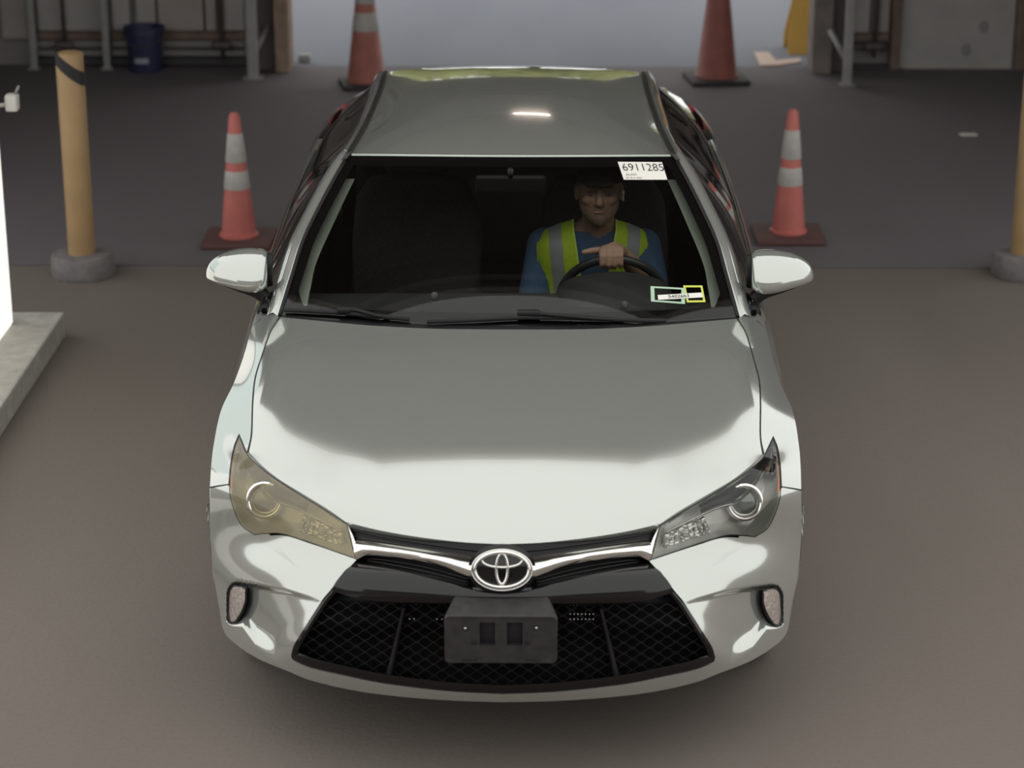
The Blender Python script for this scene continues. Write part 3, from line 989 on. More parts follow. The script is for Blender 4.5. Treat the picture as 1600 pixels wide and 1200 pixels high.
# underbody
build('underbody', *join(box((0, 2.55, 0.235), (1.30, 3.9, 0.07), 0.02), box((0, 2.36, 0.26), (1.66, 2.0, 0.10), 0.02)), BLACKTEX, CAR)

# wheels
TIRE = pr('tire', (0.02, 0.02, 0.021), 0.85)
def wheel(x, y, sg_):
    M = Matrix.Translation((x, y, 0.332)) @ Matrix.Rotation(math.pi / 2 * sg_, 4, 'Y')
    w_ = build('wheel', *xf(lathe([(0.215, -0.10), (0.30, -0.105), (0.326, -0.09), (0.332, -0.05), (0.332, 0.05), (0.326, 0.09), (0.30, 0.105), (0.215, 0.10)], seg=40, caps=False), M), TIRE, CAR, auto=50)
    build('rim', *xf(lathe([(0.216, 0.10), (0.222, 0.09), (0.205, 0.07), (0.20, -0.09), (0.02, -0.07), (0.001, -0.07)], seg=40, caps=False), M), SATIN, w_, auto=50)
    sp_ = [box((0.105 * math.cos(k * 2 * math.pi / 5), 0.105 * math.sin(k * 2 * math.pi / 5), 0.065), (0.22, 0.055, 0.03), 0.01, rot=Matrix.Rotation(k * 2 * math.pi / 5, 3, 'Z')) for k in range(5)]
    build('spokes', *xf(join(*sp_), M), SATIN, w_)
    arch = []
    for dx in (0.0, 0.28):
        arch.append([(x + sg_ * (0.09 - dx), y + 0.37 * math.cos(q), 0.335 + 0.37 * math.sin(q)) for q in np.linspace(-0.35, math.pi + 0.35, 26)])
    build('wheel_arch_liner', *grid(arch), BLACKTEX, CAR)
for y_ in (0.975, 3.75):
    for sg_ in (1, -1):
        wheel(sg_ * 0.765, y_, sg_)

# ---- headlights
lt = crv([(244.5, 821), (276, 801), (316, 777), (355, 753), (382, 733), (404, 712), (416.5, 684)], 70)
lb_ = np.concatenate([crv([(231, 873.5), (262, 863), (301, 849.5), (345, 836), (370, 835), (391, 837)], 36), crv([(391, 837), (412, 821), (427.5, 784), (430, 757), (428, 728), (423, 700), (416.5, 684)], 35)[1:]])
HL = ruled(lt, lb_, 30)
def pt_on(c, off):
    return S(np.array([[c]]), off)[0, 0]
def lamp_patch(u0, u1, w0, w1, off, nu=30, nw=6, h=0.0):
    iu = np.linspace(u0, u1, nu) * (len(lt) - 1)
    A = np.stack([np.interp(iu, np.arange(len(lt)), lt[:, k]) for k in (0, 1)], 1)
    B = np.stack([np.interp(iu, np.arange(len(lt)), lb_[:, k]) for k in (0, 1)], 1)
    w = np.linspace(w0, w1, nw)[:, None, None]
    P = S((1 - w) * A[None] + w * B[None], off)
    return pillow(P, h) if h else P
def facing_ring(c, R, r, fwd, seg=36):
    fwd = Vector(fwd).normalized()
    a = fwd.cross(Vector((0, 0, 1))).normalized()
    b = a.cross(fwd)
    c = Vector(c)
    return tube([c + a * (R * math.cos(q)) + b * (R * math.sin(q)) for q in np.linspace(0, 2 * math.pi, seg, endpoint=False)], r, 10, closed=True)
def headlight(sg_):
    yellow = sg_ < 0
    wv = np.linspace(0, 1, 30)[:, None]; uv = np.linspace(0, 1, 70)[None, :]
    rec = 0.075 * (np.clip(np.minimum(np.minimum(wv, 1 - wv) * 5, np.minimum(uv, 1 - uv) * 9), 0, 1) ** 0.7)
    hsv = S(HL) + np.stack([-0.3 * rec, rec, -0.25 * rec], 2)
    lamp = build('headlight', *sd(grid(hsv), sg_), LAMPDARK, CAR)
    lamp['label'] = 'headlight with yellowed hazy lens' if yellow else 'headlight with clear lens'
    build('lens', *sd(grid(S(HL, -0.003)), sg_), LENS_Y if yellow else LENS, lamp)
    edge_ = np.concatenate([lt, lb_[::-1]])
    build('lens_seal', *sd(tube(S(edge_, 0.001), 0.0022, 6, closed=True), sg_), BLACKTEX, lamp)
    build('upper_lid', *sd(grid(lamp_patch(0.30, 0.93, 0.05, 0.27, 0.014, h=0.006)), sg_), LAMPBLACK, lamp)
    build('chrome_blade', *sd(grid(lamp_patch(0.06, 0.95, 0.28, 0.345, 0.012, h=0.004)), sg_), CHROME, lamp)
    build('outer_reflector', *sd(grid(lamp_patch(0.80, 0.955, 0.30, 0.80, 0.016, h=-0.01)), sg_), CHROME, lamp)
    c = Vector(pt_on((377, 783), 0.03)) + Vector((-0.004, 0, 0))
    fwd = Vector((0.10, -1, 0.28))
    build('projector_ring', *sd(facing_ring(c, 0.050, 0.0075, fwd), sg_), CHROME, lamp)
    build('projector_collar', *sd(facing_ring(c + Vector((0, 0.012, -0.003)), 0.041, 0.007, fwd), sg_), SATIN, lamp)
    R_ = fwd.normalized().to_track_quat('Z', 'Y').to_matrix()
    build('projector_lens', *sd(ellipsoid(c + Vector((0, 0.010, -0.003)), (0.038, 0.038, 0.016), M=R_), sg_), PROJ, lamp)
    facets = []
    rnd = random.Random(3)
    for i in range(9):
        for j in range(5):
            u = 0.07 + 0.028 * i
            w = 0.42 + 0.085 * j
            p = lamp_patch(u, u + 0.02, w, w + 0.05, 0.045, 2, 2)[0, 0]
            facets.append(box(p, (0.019, 0.012, 0.012), 0.0035, 1, rot=Matrix.Rotation(rnd.uniform(-0.7, 0.7), 3, 'X') @ Matrix.Rotation(rnd.uniform(-0.7, 0.7), 3, 'Z')))
    build('turn_reflector', *sd(join(*facets), sg_), SATIN, lamp, smooth=False)
    build('side_marker', *sd(grid(lamp_patch(0.60, 0.90, 0.90, 0.985, 0.003)), sg_), AMBER, lamp)
sides(headlight)

# ---- fog lamps in the scoops
fA = crv([(403, 921), (404, 930), (404, 941), (410, 958), (420, 974)], 16)
fB = crv([(424, 917), (430, 926), (431.5, 945), (431.5, 962), (429, 973)], 16)
def fog(sg_):
    P = S(ruled(fA, fB, 10), 0.014)
    o = build('fog_lamp', *sd(grid(pillow(P, 0.004)), sg_), pr('fog_lens', (0.62, 0.55, 0.51), 0.15, 0.6, 1.0, bump=0.5, nscale=70), CAR)
    loop = S(np.concatenate([fA, fB[::-1]]), 0.014)
    build('fog_lamp_bezel', *sd(tube(loop, 0.004, 6, closed=True), sg_), BLACKTEX, o)
    back = S(ruled(fA + np.array((-6, 0)), fB, 6), 0.03)
    build('fog_lamp_housing', *sd(grid(back), sg_), BLACKTEX, o)
sides(fog)

# ---- grille
def GS(SV, off=0.0):
    SV = np.asarray(SV, float)
    s, v = SV[..., 0], SV[..., 1]
    y0 = np.interp(v, [815, 850, 875, 900, 937, 960, 1000, 1060, 1088], [0.15, 0.10, 0.05, 0.022, 0.002, 0.02, 0.035, 0.035, 0.026])
    k = np.interp(v, [850, 876, 903, 976, 1026, 1088], [2.0e-6, 2.35e-6, 1.95e-6, 0.98e-6, 1.02e-6, 0.8e-6])
    Y = y0 + k * s * s + off
    return at(s.ravel(), v.ravel(), Y.ravel()).reshape(SV.shape[:-1] + (3,))
GR = bpy.data.objects.new('grille', None); COL.objects.link(GR); GR.parent = CAR; ORG[GR.as_pointer()] = ORG[CAR.as_pointer()]
GR.empty_display_size = 0.1
def hw(v):
    return float(np.interp(v, [816, 850, 876, 903, 937, 976, 1008, 1027, 1035, 1046, 1057, 1070, 1081, 1085.5], [247, 238, 230, 254, 282, 307, 327, 332, 327, 300, 250, 183, 85, 1]))
rows = [[(hw(v) * t, v) for t in np.linspace(-1, 1, 41)] for v in np.concatenate([np.linspace(816, 1035, 30), np.linspace(1038, 1085.4, 14)])]
build('backing', *grid(GS(rows, 0.085)), pr('grille_dark', (0.004, 0.004, 0.005), 0.6), GR)
ue_t = crv([(0, 852), (63, 849), (134, 841), (196, 831), (244, 820)], 40)
ue_b = crv([(0, 884), (48, 877), (134, 862), (196, 852), (229, 847)], 40)
build('upper_grille', *full(pillow(GS(ruled(ue_t, ue_b, 8), 0.018), 0.004)), pr('grille_satin', (0.006, 0.005, 0.006), 0.3, spec=0.22), GR, merge=True)
for d_ in (0.35, 0.7):
    mid = ue_t * (1 - d_) + ue_b * d_
    pth = GS(mid, 0.012)
    build('upper_grille_slat', *join(tube(pth, 0.003, 6), mirror(tube(pth, 0.003, 6))), BLACKTEX, GR)
ct = crv([(46, 877), (134, 861), (196, 851), (229, 846)], 50)
cb = crv([(46, 903), (70, 894), (95, 885.5), (134, 876), (188, 869.5), (214, 869), (229.5, 876)], 50)
st1 = crv([(229.5, 877), (238, 848), (246, 819)], 20)
st2 = crv([(225, 867), (232, 846), (241.5, 822)], 20)
def chrome(sg_):
    P = pillow(GS(ruled(ct, cb, 14), -0.006), 0.014)
    o = build('chrome_wing', *sd(join(grid(P), rim(P, (0, 0.03, 0))), sg_), CHROME, GR, auto=50)
    build('chrome_edge', *sd(grid(pillow(GS(ruled(st1, st2, 6), -0.004), 0.004)), sg_), CHROME, GR)
    rt = crv([(50, 901), (95, 887), (134, 878), (188, 871), (214, 872)], 30)
    rb = crv([(55, 916), (100, 906), (134, 899), (188, 887), (218, 880)], 30)
    build('grille_recess', *sd(grid(GS(ruled(rt, rb, 6), 0.045)), sg_), BLACKTEX, GR)
    for d_ in (0.3, 0.62):
        build('grille_slat', *sd(tube(GS(rt * (1 - d_) + rb * d_, 0.03), 0.0035, 6), sg_), BLACKGLOSS, GR)
sides(chrome)
gt = crv([(0, 921), (60, 916), (134, 899), (190, 886), (226, 879)], 50)
gb = crv([(0, 943), (110, 946), (180, 943), (235, 934), (268, 924)], 50)
build('gloss_bar', *full(pillow(GS(ruled(gt, gb, 16), 0.004), 0.016)), BLACKGLOSS, GR, merge=True)
# frame round the opening
tan = np.gradient(gA, axis=0); nrm2 = np.stack([-tan[:, 1], tan[:, 0]], 1); nrm2 /= np.linalg.norm(nrm2, axis=1, keepdims=True)
if nrm2[60, 0] > 0:
    nrm2 = -nrm2
wid = np.interp(np.arange(len(gA)), [0, 45, 180, 225, 262, len(gA)], [3, 9, 9, 10, 16, 14])[:, None]
gI = gA + nrm2 * wid
gI[:, 0] = np.maximum(gI[:, 0], 0); gI[-1, 0] = 0
FRP = np.concatenate([S(gA[None], 0.004), S(((gA + gI) / 2)[None], 0.002), S(gI[None], 0.012), S(gI[None], 0.05)])
build('grille_frame', *full(FRP), BLACKGLOSS, GR, merge=True, auto=60)
# lower mesh: zigzag ribs that touch at their points
MESH = pr('mesh_plastic', (0.014, 0.012, 0.014), 0.42, spec=0.35)
row_v = np.arange(949.0, 1076, 8.6)
for k, v in enumerate(row_v):
    w_ = hw(min(v, 1084)) - (9 if v < 1030 else 26)
    if w_ < 40:
        continue
    per = 27.0
    ss = np.arange(-math.floor(w_ / (per / 6)), math.floor(w_ / (per / 6)) + 1) * (per / 6)
    ph = (ss / per + (0.5 if k % 2 else 0.0)) % 1.0
    wave = np.clip(np.abs(ph - 0.5) * 4 - 1, -0.67, 0.67) / 0.67 * 4.0
    vv = v + wave + (np.abs(ss) / 300.0) ** 2 * -4.0
    lines = [GS(np.stack([ss, vv + dv], 1), of) for dv, of in ((-0.7, 0.028), (0.7, 0.028), (0.9, 0.055), (-0.9, 0.055), (-0.7, 0.028))]
    build('mesh_rib', *grid(np.stack(lines)), MESH, GR, smooth=False)
def divider(sg_):
    rows = []
    for t in np.linspace(0, 1, 10):
        s0 = 154 + 27 * t; v_ = 951 + 119 * t; w2 = 3.5 + 4.0 * t
        q = np.array([(s0 - w2, v_), (s0 - w2 * 0.4, v_), (s0 + w2 * 0.4, v_), (s0 + w2, v_)])
        r = np.concatenate([GS(q[:1], 0.06), GS(q[1:3], 0.006), GS(q[3:], 0.06)])
        rows.append(r)
    build('grille_divider', *sd(grid(np.array(rows)), sg_), BLACKTEX, GR)
sides(divider)
# small chrome studs beside the bracket
for u0, v0 in [(892 + 6 * k, 959) for k in range(7)] + [(892 + 6 * k, 967) for k in range(7)] + [(641, 968), (648, 968), (684, 968), (692, 968)]:
    p = GS(np.array([[u0 - 786.0, v0]]), 0.02)[0]
    build('stud', *ellipsoid(p, (0.0022, 0.0022, 0.0022), 8, 6), CHROME, GR)

# number plate bracket
BR = bpy.data.objects.new('plate_bracket', None); COL.objects.link(BR); BR.parent = CAR; ORG[BR.as_pointer()] = ORG[CAR.as_pointer()]
BR['label'] = 'dark grey number plate bracket without a plate'
Yb = -0.085
x0, x1 = -at(89, 1000, Yb)[0], at(87, 1000, Yb)[0]
zt, zb_ = at(0, 962, Yb)[2], at(0, 1037, Yb)[2]
def bx_(u): return at(u - 784.5, 990, Yb)[0]
def bz_(v): return at(0, v, Yb)[2]
r_ = 0.014
xs = [x0 + r_, bx_(750.4), bx_(774.4), bx_(793), bx_(817.6), x1 - r_]
zs = [zb_ + r_, bz_(1009), bz_(973), zt - r_]
cells = []
for i in range(5):
    for j in range(3):
        if j == 1 and i in (1, 3):
            continue
        a, b, c, d = xs[i], xs[i + 1], zs[j], zs[j + 1]
        cells.append(([(a, Yb, c), (b, Yb, c), (b, Yb, d), (a, Yb, d)], [(0, 1, 2, 3)]))
walls = []
for i in (1, 3):
    lp_ = [(xs[i], zs[1]), (xs[i + 1], zs[1]), (xs[i + 1], zs[2]), (xs[i], zs[2])]
    walls.append(grid([[(x, Yb, z) for x, z in lp_], [(x, Yb + 0.02, z) for x, z in lp_]], True))
def rr_loop(grow, y, topin=0.0):
    out = []
    for cx, cz, a0 in ((x1 - r_, zt - r_, 0), (x0 + r_, zt - r_, 90), (x0 + r_, zb_ + r_, 180), (x1 - r_, zb_ + r_, 270)):
        for k in range(5):
            q = math.radians(a0 + 22.5 * k)
            x = cx + (r_ + grow) * math.cos(q); z = cz + (r_ + grow) * math.sin(q)
            if cz > 0.5 * (zt + zb_):
                x *= (1 - topin); z += topin * 0.14
            out.append((x, y, z))
    return out
skirt = grid([rr_loop(-0.003, Yb - 0.001), rr_loop(0.0, Yb + 0.003), rr_loop(0.001, Yb + 0.012), rr_loop(0.0, Yb + 0.095, 0.14)], True)
faceborder = grid([rr_loop(-0.003, Yb - 0.001), rr_loop(-r_, Yb)], True)
build('bracket_shell', *join(skirt, faceborder, *cells, *walls), GREYPLAS, BR, auto=35)
build('bracket_back', *box(((x0 + x1) / 2, Yb + 0.03, (zt + zb_) / 2), (0.29, 0.012, 0.11), 0.004), pr('bracket_hole', (0.01, 0.008, 0.012), 0.6), BR)
for (u, v, r) in ((728, 982, 0.009), (839, 981, 0.009), (742.6, 1003, 0.010), (825.6, 1003, 0.010)):
    c = (bx_(u), Yb - 0.001, bz_(v))
    M = Matrix.Translation(c) @ Matrix.Rotation(math.pi / 2, 4, 'X')
    build('screw_hole', *xf(lathe([(r, 0.0), (r * 0.8, 0.0006), (0.0005, 0.0007)], seg=16, caps=False), M), pr('bracket_hole', (0.01, 0.008, 0.012), 0.6), BR)
    if v < 990:
        build('bolt', *xf(ellipsoid((0, 0, 0.001), (r * 0.5, r * 0.5, 0.003), 10, 6), M), SATIN, BR)
for (u0, u1) in ((723, 746), (822, 845)):
    build('slot', *box(((bx_(u0) + bx_(u1)) / 2, Yb - 0.0005, bz_(1030)), (bx_(u1) - bx_(u0), 0.006, 0.008), 0.001), pr('bracket_hole', (0.01, 0.008, 0.012), 0.6), BR)

# emblem: three interlocking ellipses in an oval ring
EM = bpy.data.objects.new('emblem', None); COL.objects.link(EM); EM.parent = CAR; ORG[EM.as_pointer()] = ORG[CAR.as_pointer()]
EM['label'] = 'chrome oval emblem of interlocking ellipses'
ec = Vector(GS(np.array([[0, 890.5]]), -0.016)[0])
eu = Vector((0, 0.28, 0.96)).normalized(); ex = Vector((1, 0, 0)); en = ex.cross(eu)
if en.y > 0:
    en = -en
def ell(cx, cz, a, b, n=48, bow=0.004):
    return [ec + ex * (cx + a * math.cos(q)) + eu * (cz + b * math.sin(q)) + en * (bow - bow * ((cx + a * math.cos(q)) / 0.08) ** 2) for q in np.linspace(0, 2 * math.pi, n, endpoint=False)]
def disc(a, b, off, dome):
    rows = []
    for r in (1.0, 0.8, 0.55, 0.3, 0.02):
        rows.append([ec + ex * (a * r * math.cos(q)) + eu * (b * r * math.sin(q)) + en * (off + dome * (1 - r * r)) for q in np.linspace(0, 2 * math.pi, 48, endpoint=False)])
    return grid(rows, True)
build('emblem_bezel', *disc(0.095, 0.072, -0.008, 0.002), BLACKGLOSS, EM)
build('emblem_plate', *disc(0.083, 0.0565, -0.003, 0.004), BLACKGLOSS, EM)
build('outer_ring', *tube(ell(0, 0, 0.0845, 0.0575), 0.0025, 8, closed=True), CHROME, EM)
build('oval_ring', *tube(ell(0, 0.001, 0.0755, 0.0495), 0.0070, 10, closed=True, flat=0.8), CHROME, EM)
build('vertical_ellipse', *tube(ell(0, 0.0035, 0.0160, 0.0425), 0.0056, 10, closed=True, flat=0.8), CHROME, EM)
build('horizontal_ellipse', *tube(ell(0, 0.027, 0.0560, 0.0195), 0.0056, 10, closed=True, flat=0.8), CHROME, EM)

# ---- mirrors
msec = [(379, 396, 445, 1.585, 0.050), (386, 391.5, 450, 1.59, 0.070), (398, 389.8, 451.5, 1.60, 0.078), (411, 389.6, 450, 1.61, 0.080), (425, 391, 447, 1.62, 0.078),
        (440, 394, 443, 1.635, 0.072), (455, 400, 439.5, 1.65, 0.060), (466, 407.5, 436.5, 1.665, 0.045), (472, 416, 434, 1.675, 0.03), (474.5, 424, 431, 1.68, 0.012)]
msec = crv([m for m in msec], 26)
def mirror_part(sg_):
    rows, cap_b = [], []
    for (s, vt, vb, Y, b) in msec:
        pt, pb_ = at(s, vt, Y), at(s, vb, Y)
        zc_, h = (pt[2] + pb_[2]) / 2, (pt[2] - pb_[2]) / 2
        row = []
        for q in np.linspace(0, 2 * math.pi, 40, endpoint=False):
            cq, sq = math.cos(q), math.sin(q)
            pw = 0.72
            yy = abs(cq) ** pw * math.copysign(1, cq)
            zz = abs(sq) ** pw * math.copysign(1, sq)
            yb = b if yy < 0 else b * 0.55
            lean = -0.35 * (zz) * b * (1 if yy < 0 else 0)      # upper half leans back, lower half juts forward
            row.append((pt[0], Y + yy * yb - lean, zc_ + zz * h))
        rows.append(row)
    V, Fq = grid(rows, True)
    nr = len(rows); ns = 40
    Fq.append(tuple(range(ns))); Fq.append(tuple((nr - 1) * ns + k for k in range(ns)))
    o = build('side_mirror', *sd((V, Fq), sg_), PAINT, CAR, auto=70)
    gl = []
    for (s, vt, vb, Y, b) in msec[3:-4:3]:
        pt, pb_ = at(s, vt + 6, Y), at(s, vb - 6, Y)
        gl.append([(pt[0], Y + b * 0.55 + 0.002, pt[2]), (pt[0], Y + b * 0.55 + 0.002, pb_[2])])
    build('mirror_glass', *sd(grid(gl), sg_), CHROME, o)
    arm = [at(446, 445, 1.63), at(420, 452, 1.62), at(400, 456, 1.61), at(388, 461, 1.61), at(380, 469, 1.61), at(380, 480, 1.58), at(382, 489, 1.52)]
    build('mirror_arm', *sd(tube(crv(arm, 14), np.interp(np.linspace(0, 1, 14), [0, 0.3, 0.6, 1], [0.008, 0.016, 0.027, 0.026]), 12), sg_), BLACKTEX, o)
    gas = [at(377, 398, 1.60), at(376.5, 420, 1.60), at(377, 446, 1.61)]
    build('mirror_gasket', *sd(tube(gas, 0.016, 10), sg_), BLACKTEX, o)
sides(mirror_part)

# ---- cowl and wipers
hoodrear = hoodP[-1] + np.array((0, 0.012, -0.025))
wsb = WS[0]
cw = np.stack([resample(hoodrear, 31) + np.array((0, -0.04, -0.02)), resample(hoodrear, 31), wsb + np.array((0, -0.01, -0.006)), wsb + np.array((0, 0.02, 0.004))])
build('cowl_panel', *full(cw), BLACKTEX, CAR, merge=True)
def glass_path(pts, off):
    out = []
    for u, v in pts:
        d = ray(u, v).normalized()
        h, nr_, i_, ds = BV.ray_cast(CAM, d)
        if h is None:
            h = yp(u, v, 1.33); nr_ = Vector((0, -0.5, 0.85))
        if nr_.y > 0:
            nr_ = -nr_
        out.append(h + nr_ * off)
    return out
def wiper(blade, arm, hub, pivot):
    w_ = build('wiper', *tube(glass_path(blade, 0.012), 0.006, 8, flat=1.3), RUBBER, CAR)
    build('wiper_arm', *tube(glass_path(arm, 0.024), 0.007, 8), BLACKTEX, w_)
    h0 = glass_path([hub], 0.02)[0]
    build('wiper_joint', *box(h0, (0.075, 0.025, 0.022), 0.008), BLACKTEX, w_)
    p0 = glass_path([pivot], 0.012)[0]
    build('wiper_pivot', *ellipsoid(p0, (0.025, 0.02, 0.015), 14, 8), BLACKTEX, w_)
wiper([(446, 488), (490, 490), (540, 493), (590, 498), (640, 503)], [(545, 491), (562, 493), (590, 501), (625, 506), (650, 508)], (546, 491), (650, 508))
wiper([(668, 507), (740, 504), (820, 500), (900, 501), (1000, 505), (1040, 505)], [(822, 496), (860, 500), (930, 506), (1000, 508)], (826, 496), (1000, 507))

# ---- windshield stickers
def sticker(name, quad, mat, label, off=0.0035):
    P = [on_glass(u, v, off)[0] for u, v in quad]     # tl, tr, br, bl
    rows = []
    for j in range(5):
        a = P[0].lerp(P[3], j / 4); b = P[1].lerp(P[2], j / 4)
        rows.append([a.lerp(b, i / 6) for i in range(7)])
    o = build(name, *grid(rows), mat, CAR, smooth=False)
    o['label'] = label
    return o, P
def lettering(o, P, s, fx, fy, fw, fh, mat, lift=0.0015, weight=0.0):
    """text laid into the sticker quad: (fx, fy) centre, (fw, fh) size, all as fractions"""
    V, Fq = text_mesh(s, 1.0, weight)
    xs_ = [p[0] for p in V]; ys_ = [p[1] for p in V]
    cx, cy = (max(xs_) + min(xs_)) / 2, (max(ys_) + min(ys_)) / 2
    wx, wy = max(xs_) - min(xs_), max(ys_) - min(ys_)
    nn = (P[1] - P[0]).cross(P[3] - P[0]).normalized()
    if nn.y > 0:
        nn = -nn
    out = []
    for p in V:
        a = fx + (p[0] - cx) / wx * fw
        b = fy - (p[1] - cy) / wy * fh
        out.append(P[0].lerp(P[1], a).lerp(P[3].lerp(P[2], a), b) + nn * lift)
    return build('lettering', out, Fq, mat, o, smooth=False)
PAPER = pr('sticker_paper', (0.80, 0.78, 0.72), 0.7)
INK = pr('ink', (0.02, 0.02, 0.022), 0.7)
GREYINK = pr('grey_ink', (0.28, 0.27, 0.27), 0.7)
o, P = sticker('number_sticker', [(965, 254), (1034, 254.5), (1042.5, 282), (974.5, 282)], PAPER, 'white sticker reading 6911285 at the top of the windshield')
lettering(o, P, '6911285', 0.53, 0.31, 0.93, 0.40, INK, weight=-0.01)
lettering(o, P, 'ALAN', 0.20, 0.72, 0.24, 0.12, GREYINK)
lettering(o, P, '|||| ||| || ||||||', 0.24, 0.91, 0.36, 0.09, INK)
GRN = pr('sticker_green', (0.40, 0.56, 0.42), 0.6)
YLW = pr('sticker_yellow', (0.62, 0.66, 0.10), 0.6)
def frame_sticker(name, q, mat, label, tk):
    P = [on_glass(u, v, 0.003)[0] for u, v in q]
    c = sum(P, Vector()) / 4
    I = [p.lerp(c, tk) for p in P]
    V = P + I
    o = build(name, V, [(0, 1, 5, 4), (1, 2, 6, 5), (2, 3, 7, 6), (3, 0, 4, 7)], mat, CAR, smooth=False)
    o['label'] = label
    return o
frame_sticker('permit_sticker', [(1016, 448), (1070, 451), (1070, 476), (1017, 472)], GRN, 'torn pale green sticker frame low on the windshield', 0.22)
frame_sticker('permit_sticker', [(1067, 447), (1097, 447), (1102, 473), (1073, 473.5)], YLW, 'torn yellow sticker frame low on the windshield', 0.22)
o, P = sticker('code_strip', [(1027, 463), (1096, 459), (1098, 466.5), (1028, 470.5)], PAPER, 'white strip reading 5402663 across two torn stickers', 0.006)
lettering(o, P, '5402663', 0.46, 0.5, 0.46, 0.62, INK)

# ---- cabin
build('cabin_floor', *join(box((0, 2.5, 0.33), (1.62, 2.2, 0.05)), box((0, 1.45, 0.62), (1.5, 0.04, 0.6)), box((0, 3.72, 0.66), (1.5, 0.06, 0.7))), INTERIOR, CAR, smooth=False)
def door_card(sg_):
    build('door_card', *sd(join(box((0.815, 2.55, 0.64), (0.03, 2.1, 0.62), 0.012), box((0.775, 2.2, 0.80), (0.06, 0.6, 0.06), 0.02)), sg_), INTERIOR, CAR)
sides(door_card)
build('parcel_shelf', *box((0, 3.78, 1.01), (1.36, 0.62, 0.03), 0.01), INTERIOR, CAR)
drow = []
for (y, z, hwid) in ((1.36, 0.945, 0.70), (1.45, 0.955, 0.73), (1.60, 0.962, 0.74), (1.72, 0.958, 0.745), (1.785, 0.945, 0.75), (1.80, 0.92, 0.75), (1.78, 0.85, 0.75), (1.80, 0.72, 0.75), (1.74, 0.55, 0.72)):
    drow.append([(hwid * t, y + 0.09 * (t * t - 0.3) * (1 if y < 1.5 else 0.3), z - 0.012 * t * t) for t in np.linspace(-1, 1, 31)])
dash = build('dashboard', *grid(drow), pr('dash_plastic', (0.030, 0.029, 0.030), 0.65, noise=0.15, nscale=60), CAR)
brow = []
for (y, sc) in ((1.56, 0.15), (1.62, 0.75), (1.70, 1.0), (1.78, 1.02), (1.80, 0.97), (1.80, 0.90)):
    brow.append([(0.365 + 0.20 * math.cos(q), y, 0.945 + 0.075 * sc * math.sin(q)) for q in np.linspace(0, math.pi, 25)])
build('instrument_hood', *grid(brow), pr('dash_plastic', (0.03, 0.03, 0.03), 0.6), dash)
for (u, v) in ((679, 463), (976, 477)):
    p = yp(u, v, 1.52)
    build('dash_sensor', *ellipsoid((p.x, 1.52, p.z), (0.014, 0.012, 0.016), 12, 8), pr('sensor_grey', (0.16, 0.16, 0.16), 0.5), dash)
build('dash_vent', *box((0.0, 1.79, 0.88), (0.30, 0.03, 0.06), 0.01), BLACKTEX, dash)
def ptrim(sg_):
    A = [at(320, 481, 1.53), at(328, 462, 1.56), at(329, 447, 1.60), at(321, 420, 1.68), at(312, 392, 1.75), at(296, 355, 1.86), at(279, 320, 1.96), at(260, 280, 2.07)]
    B = [at(316, 482, 1.53), at(313, 462, 1.57), at(310, 447, 1.61), at(305, 420, 1.69), at(294, 390, 1.77), at(278, 354, 1.88), at(262, 318, 1.98), at(244, 280, 2.08)]
    P = ruled(crv(A, 24), crv(B, 24), 5)
    build('pillar_trim', *sd(grid(P), sg_), TRIMGREY, CAR)
sides(ptrim)
def seat(x):
    st = build('front_seat', *box((x, 2.42, 0.50), (0.50, 0.52, 0.16), 0.05, 3), SEATMAT, CAR)
    rows = []
    for z, w_, y, d in ((0.52, 0.24, 2.60, 0.07), (0.70, 0.25, 2.62, 0.075), (0.90, 0.25, 2.66, 0.07), (1.05, 0.235, 2.70, 0.06), (1.12, 0.19, 2.72, 0.05), (1.135, 0.10, 2.725, 0.03)):
        row = []
        for q in np.linspace(0, 2 * math.pi, 32, endpoint=False):
            cq, sq = math.cos(q), math.sin(q)
            xx = abs(cq) ** 0.5 * math.copysign(1, cq) * w_
            yy = abs(sq) ** 0.7 * math.copysign(1, sq) * d
            if sq < 0:
                yy -= 0.035 * (abs(xx) / w_) ** 3
            row.append((x + xx, y + yy, z))
        rows.append(row)
    V, Fq = grid(rows, True)
    Fq.append(tuple(range(32))); Fq.append(tuple(5 * 32 + k for k in range(32)))
    build('backrest', V, Fq, SEATMAT, st, auto=60)
    build('headrest', *box((x, 2.73, 1.215), (0.26, 0.10, 0.15), 0.045, 4), SEATMAT, st)
    build('headrest_post', *tube([(x - 0.06, 2.73, 1.1), (x - 0.06, 2.73, 1.2)], 0.006, 8), SATIN, st)
    build('headrest_post', *tube([(x + 0.06, 2.73, 1.1), (x + 0.06, 2.73, 1.2)], 0.006, 8), SATIN, st)
seat(-0.37)
seat(0.35)
rs = build('rear_seat', *box((0, 3.25, 0.52), (1.35, 0.52, 0.18), 0.05, 3), SEATMAT, CAR)
build('backrest', *box((0, 3.55, 0.80), (1.35, 0.16, 0.56), 0.05, 3, rot=Matrix.Rotation(-0.25, 3, 'X')), SEATMAT, rs)
for x in (-0.4, 0.4):
    build('headrest', *box((x, 3.62, 1.10), (0.26, 0.09, 0.12), 0.04, 3), SEATMAT, rs)
build('rear_view_mirror', *box((0.0, 1.98, 1.285), (0.25, 0.03, 0.065), 0.014, 3), BLACKTEX, CAR)
build('mirror_stalk', *tube([(0.0, 1.98, 1.30), (0.0, 1.955, 1.345)], 0.01, 8), BLACKTEX, CAR)

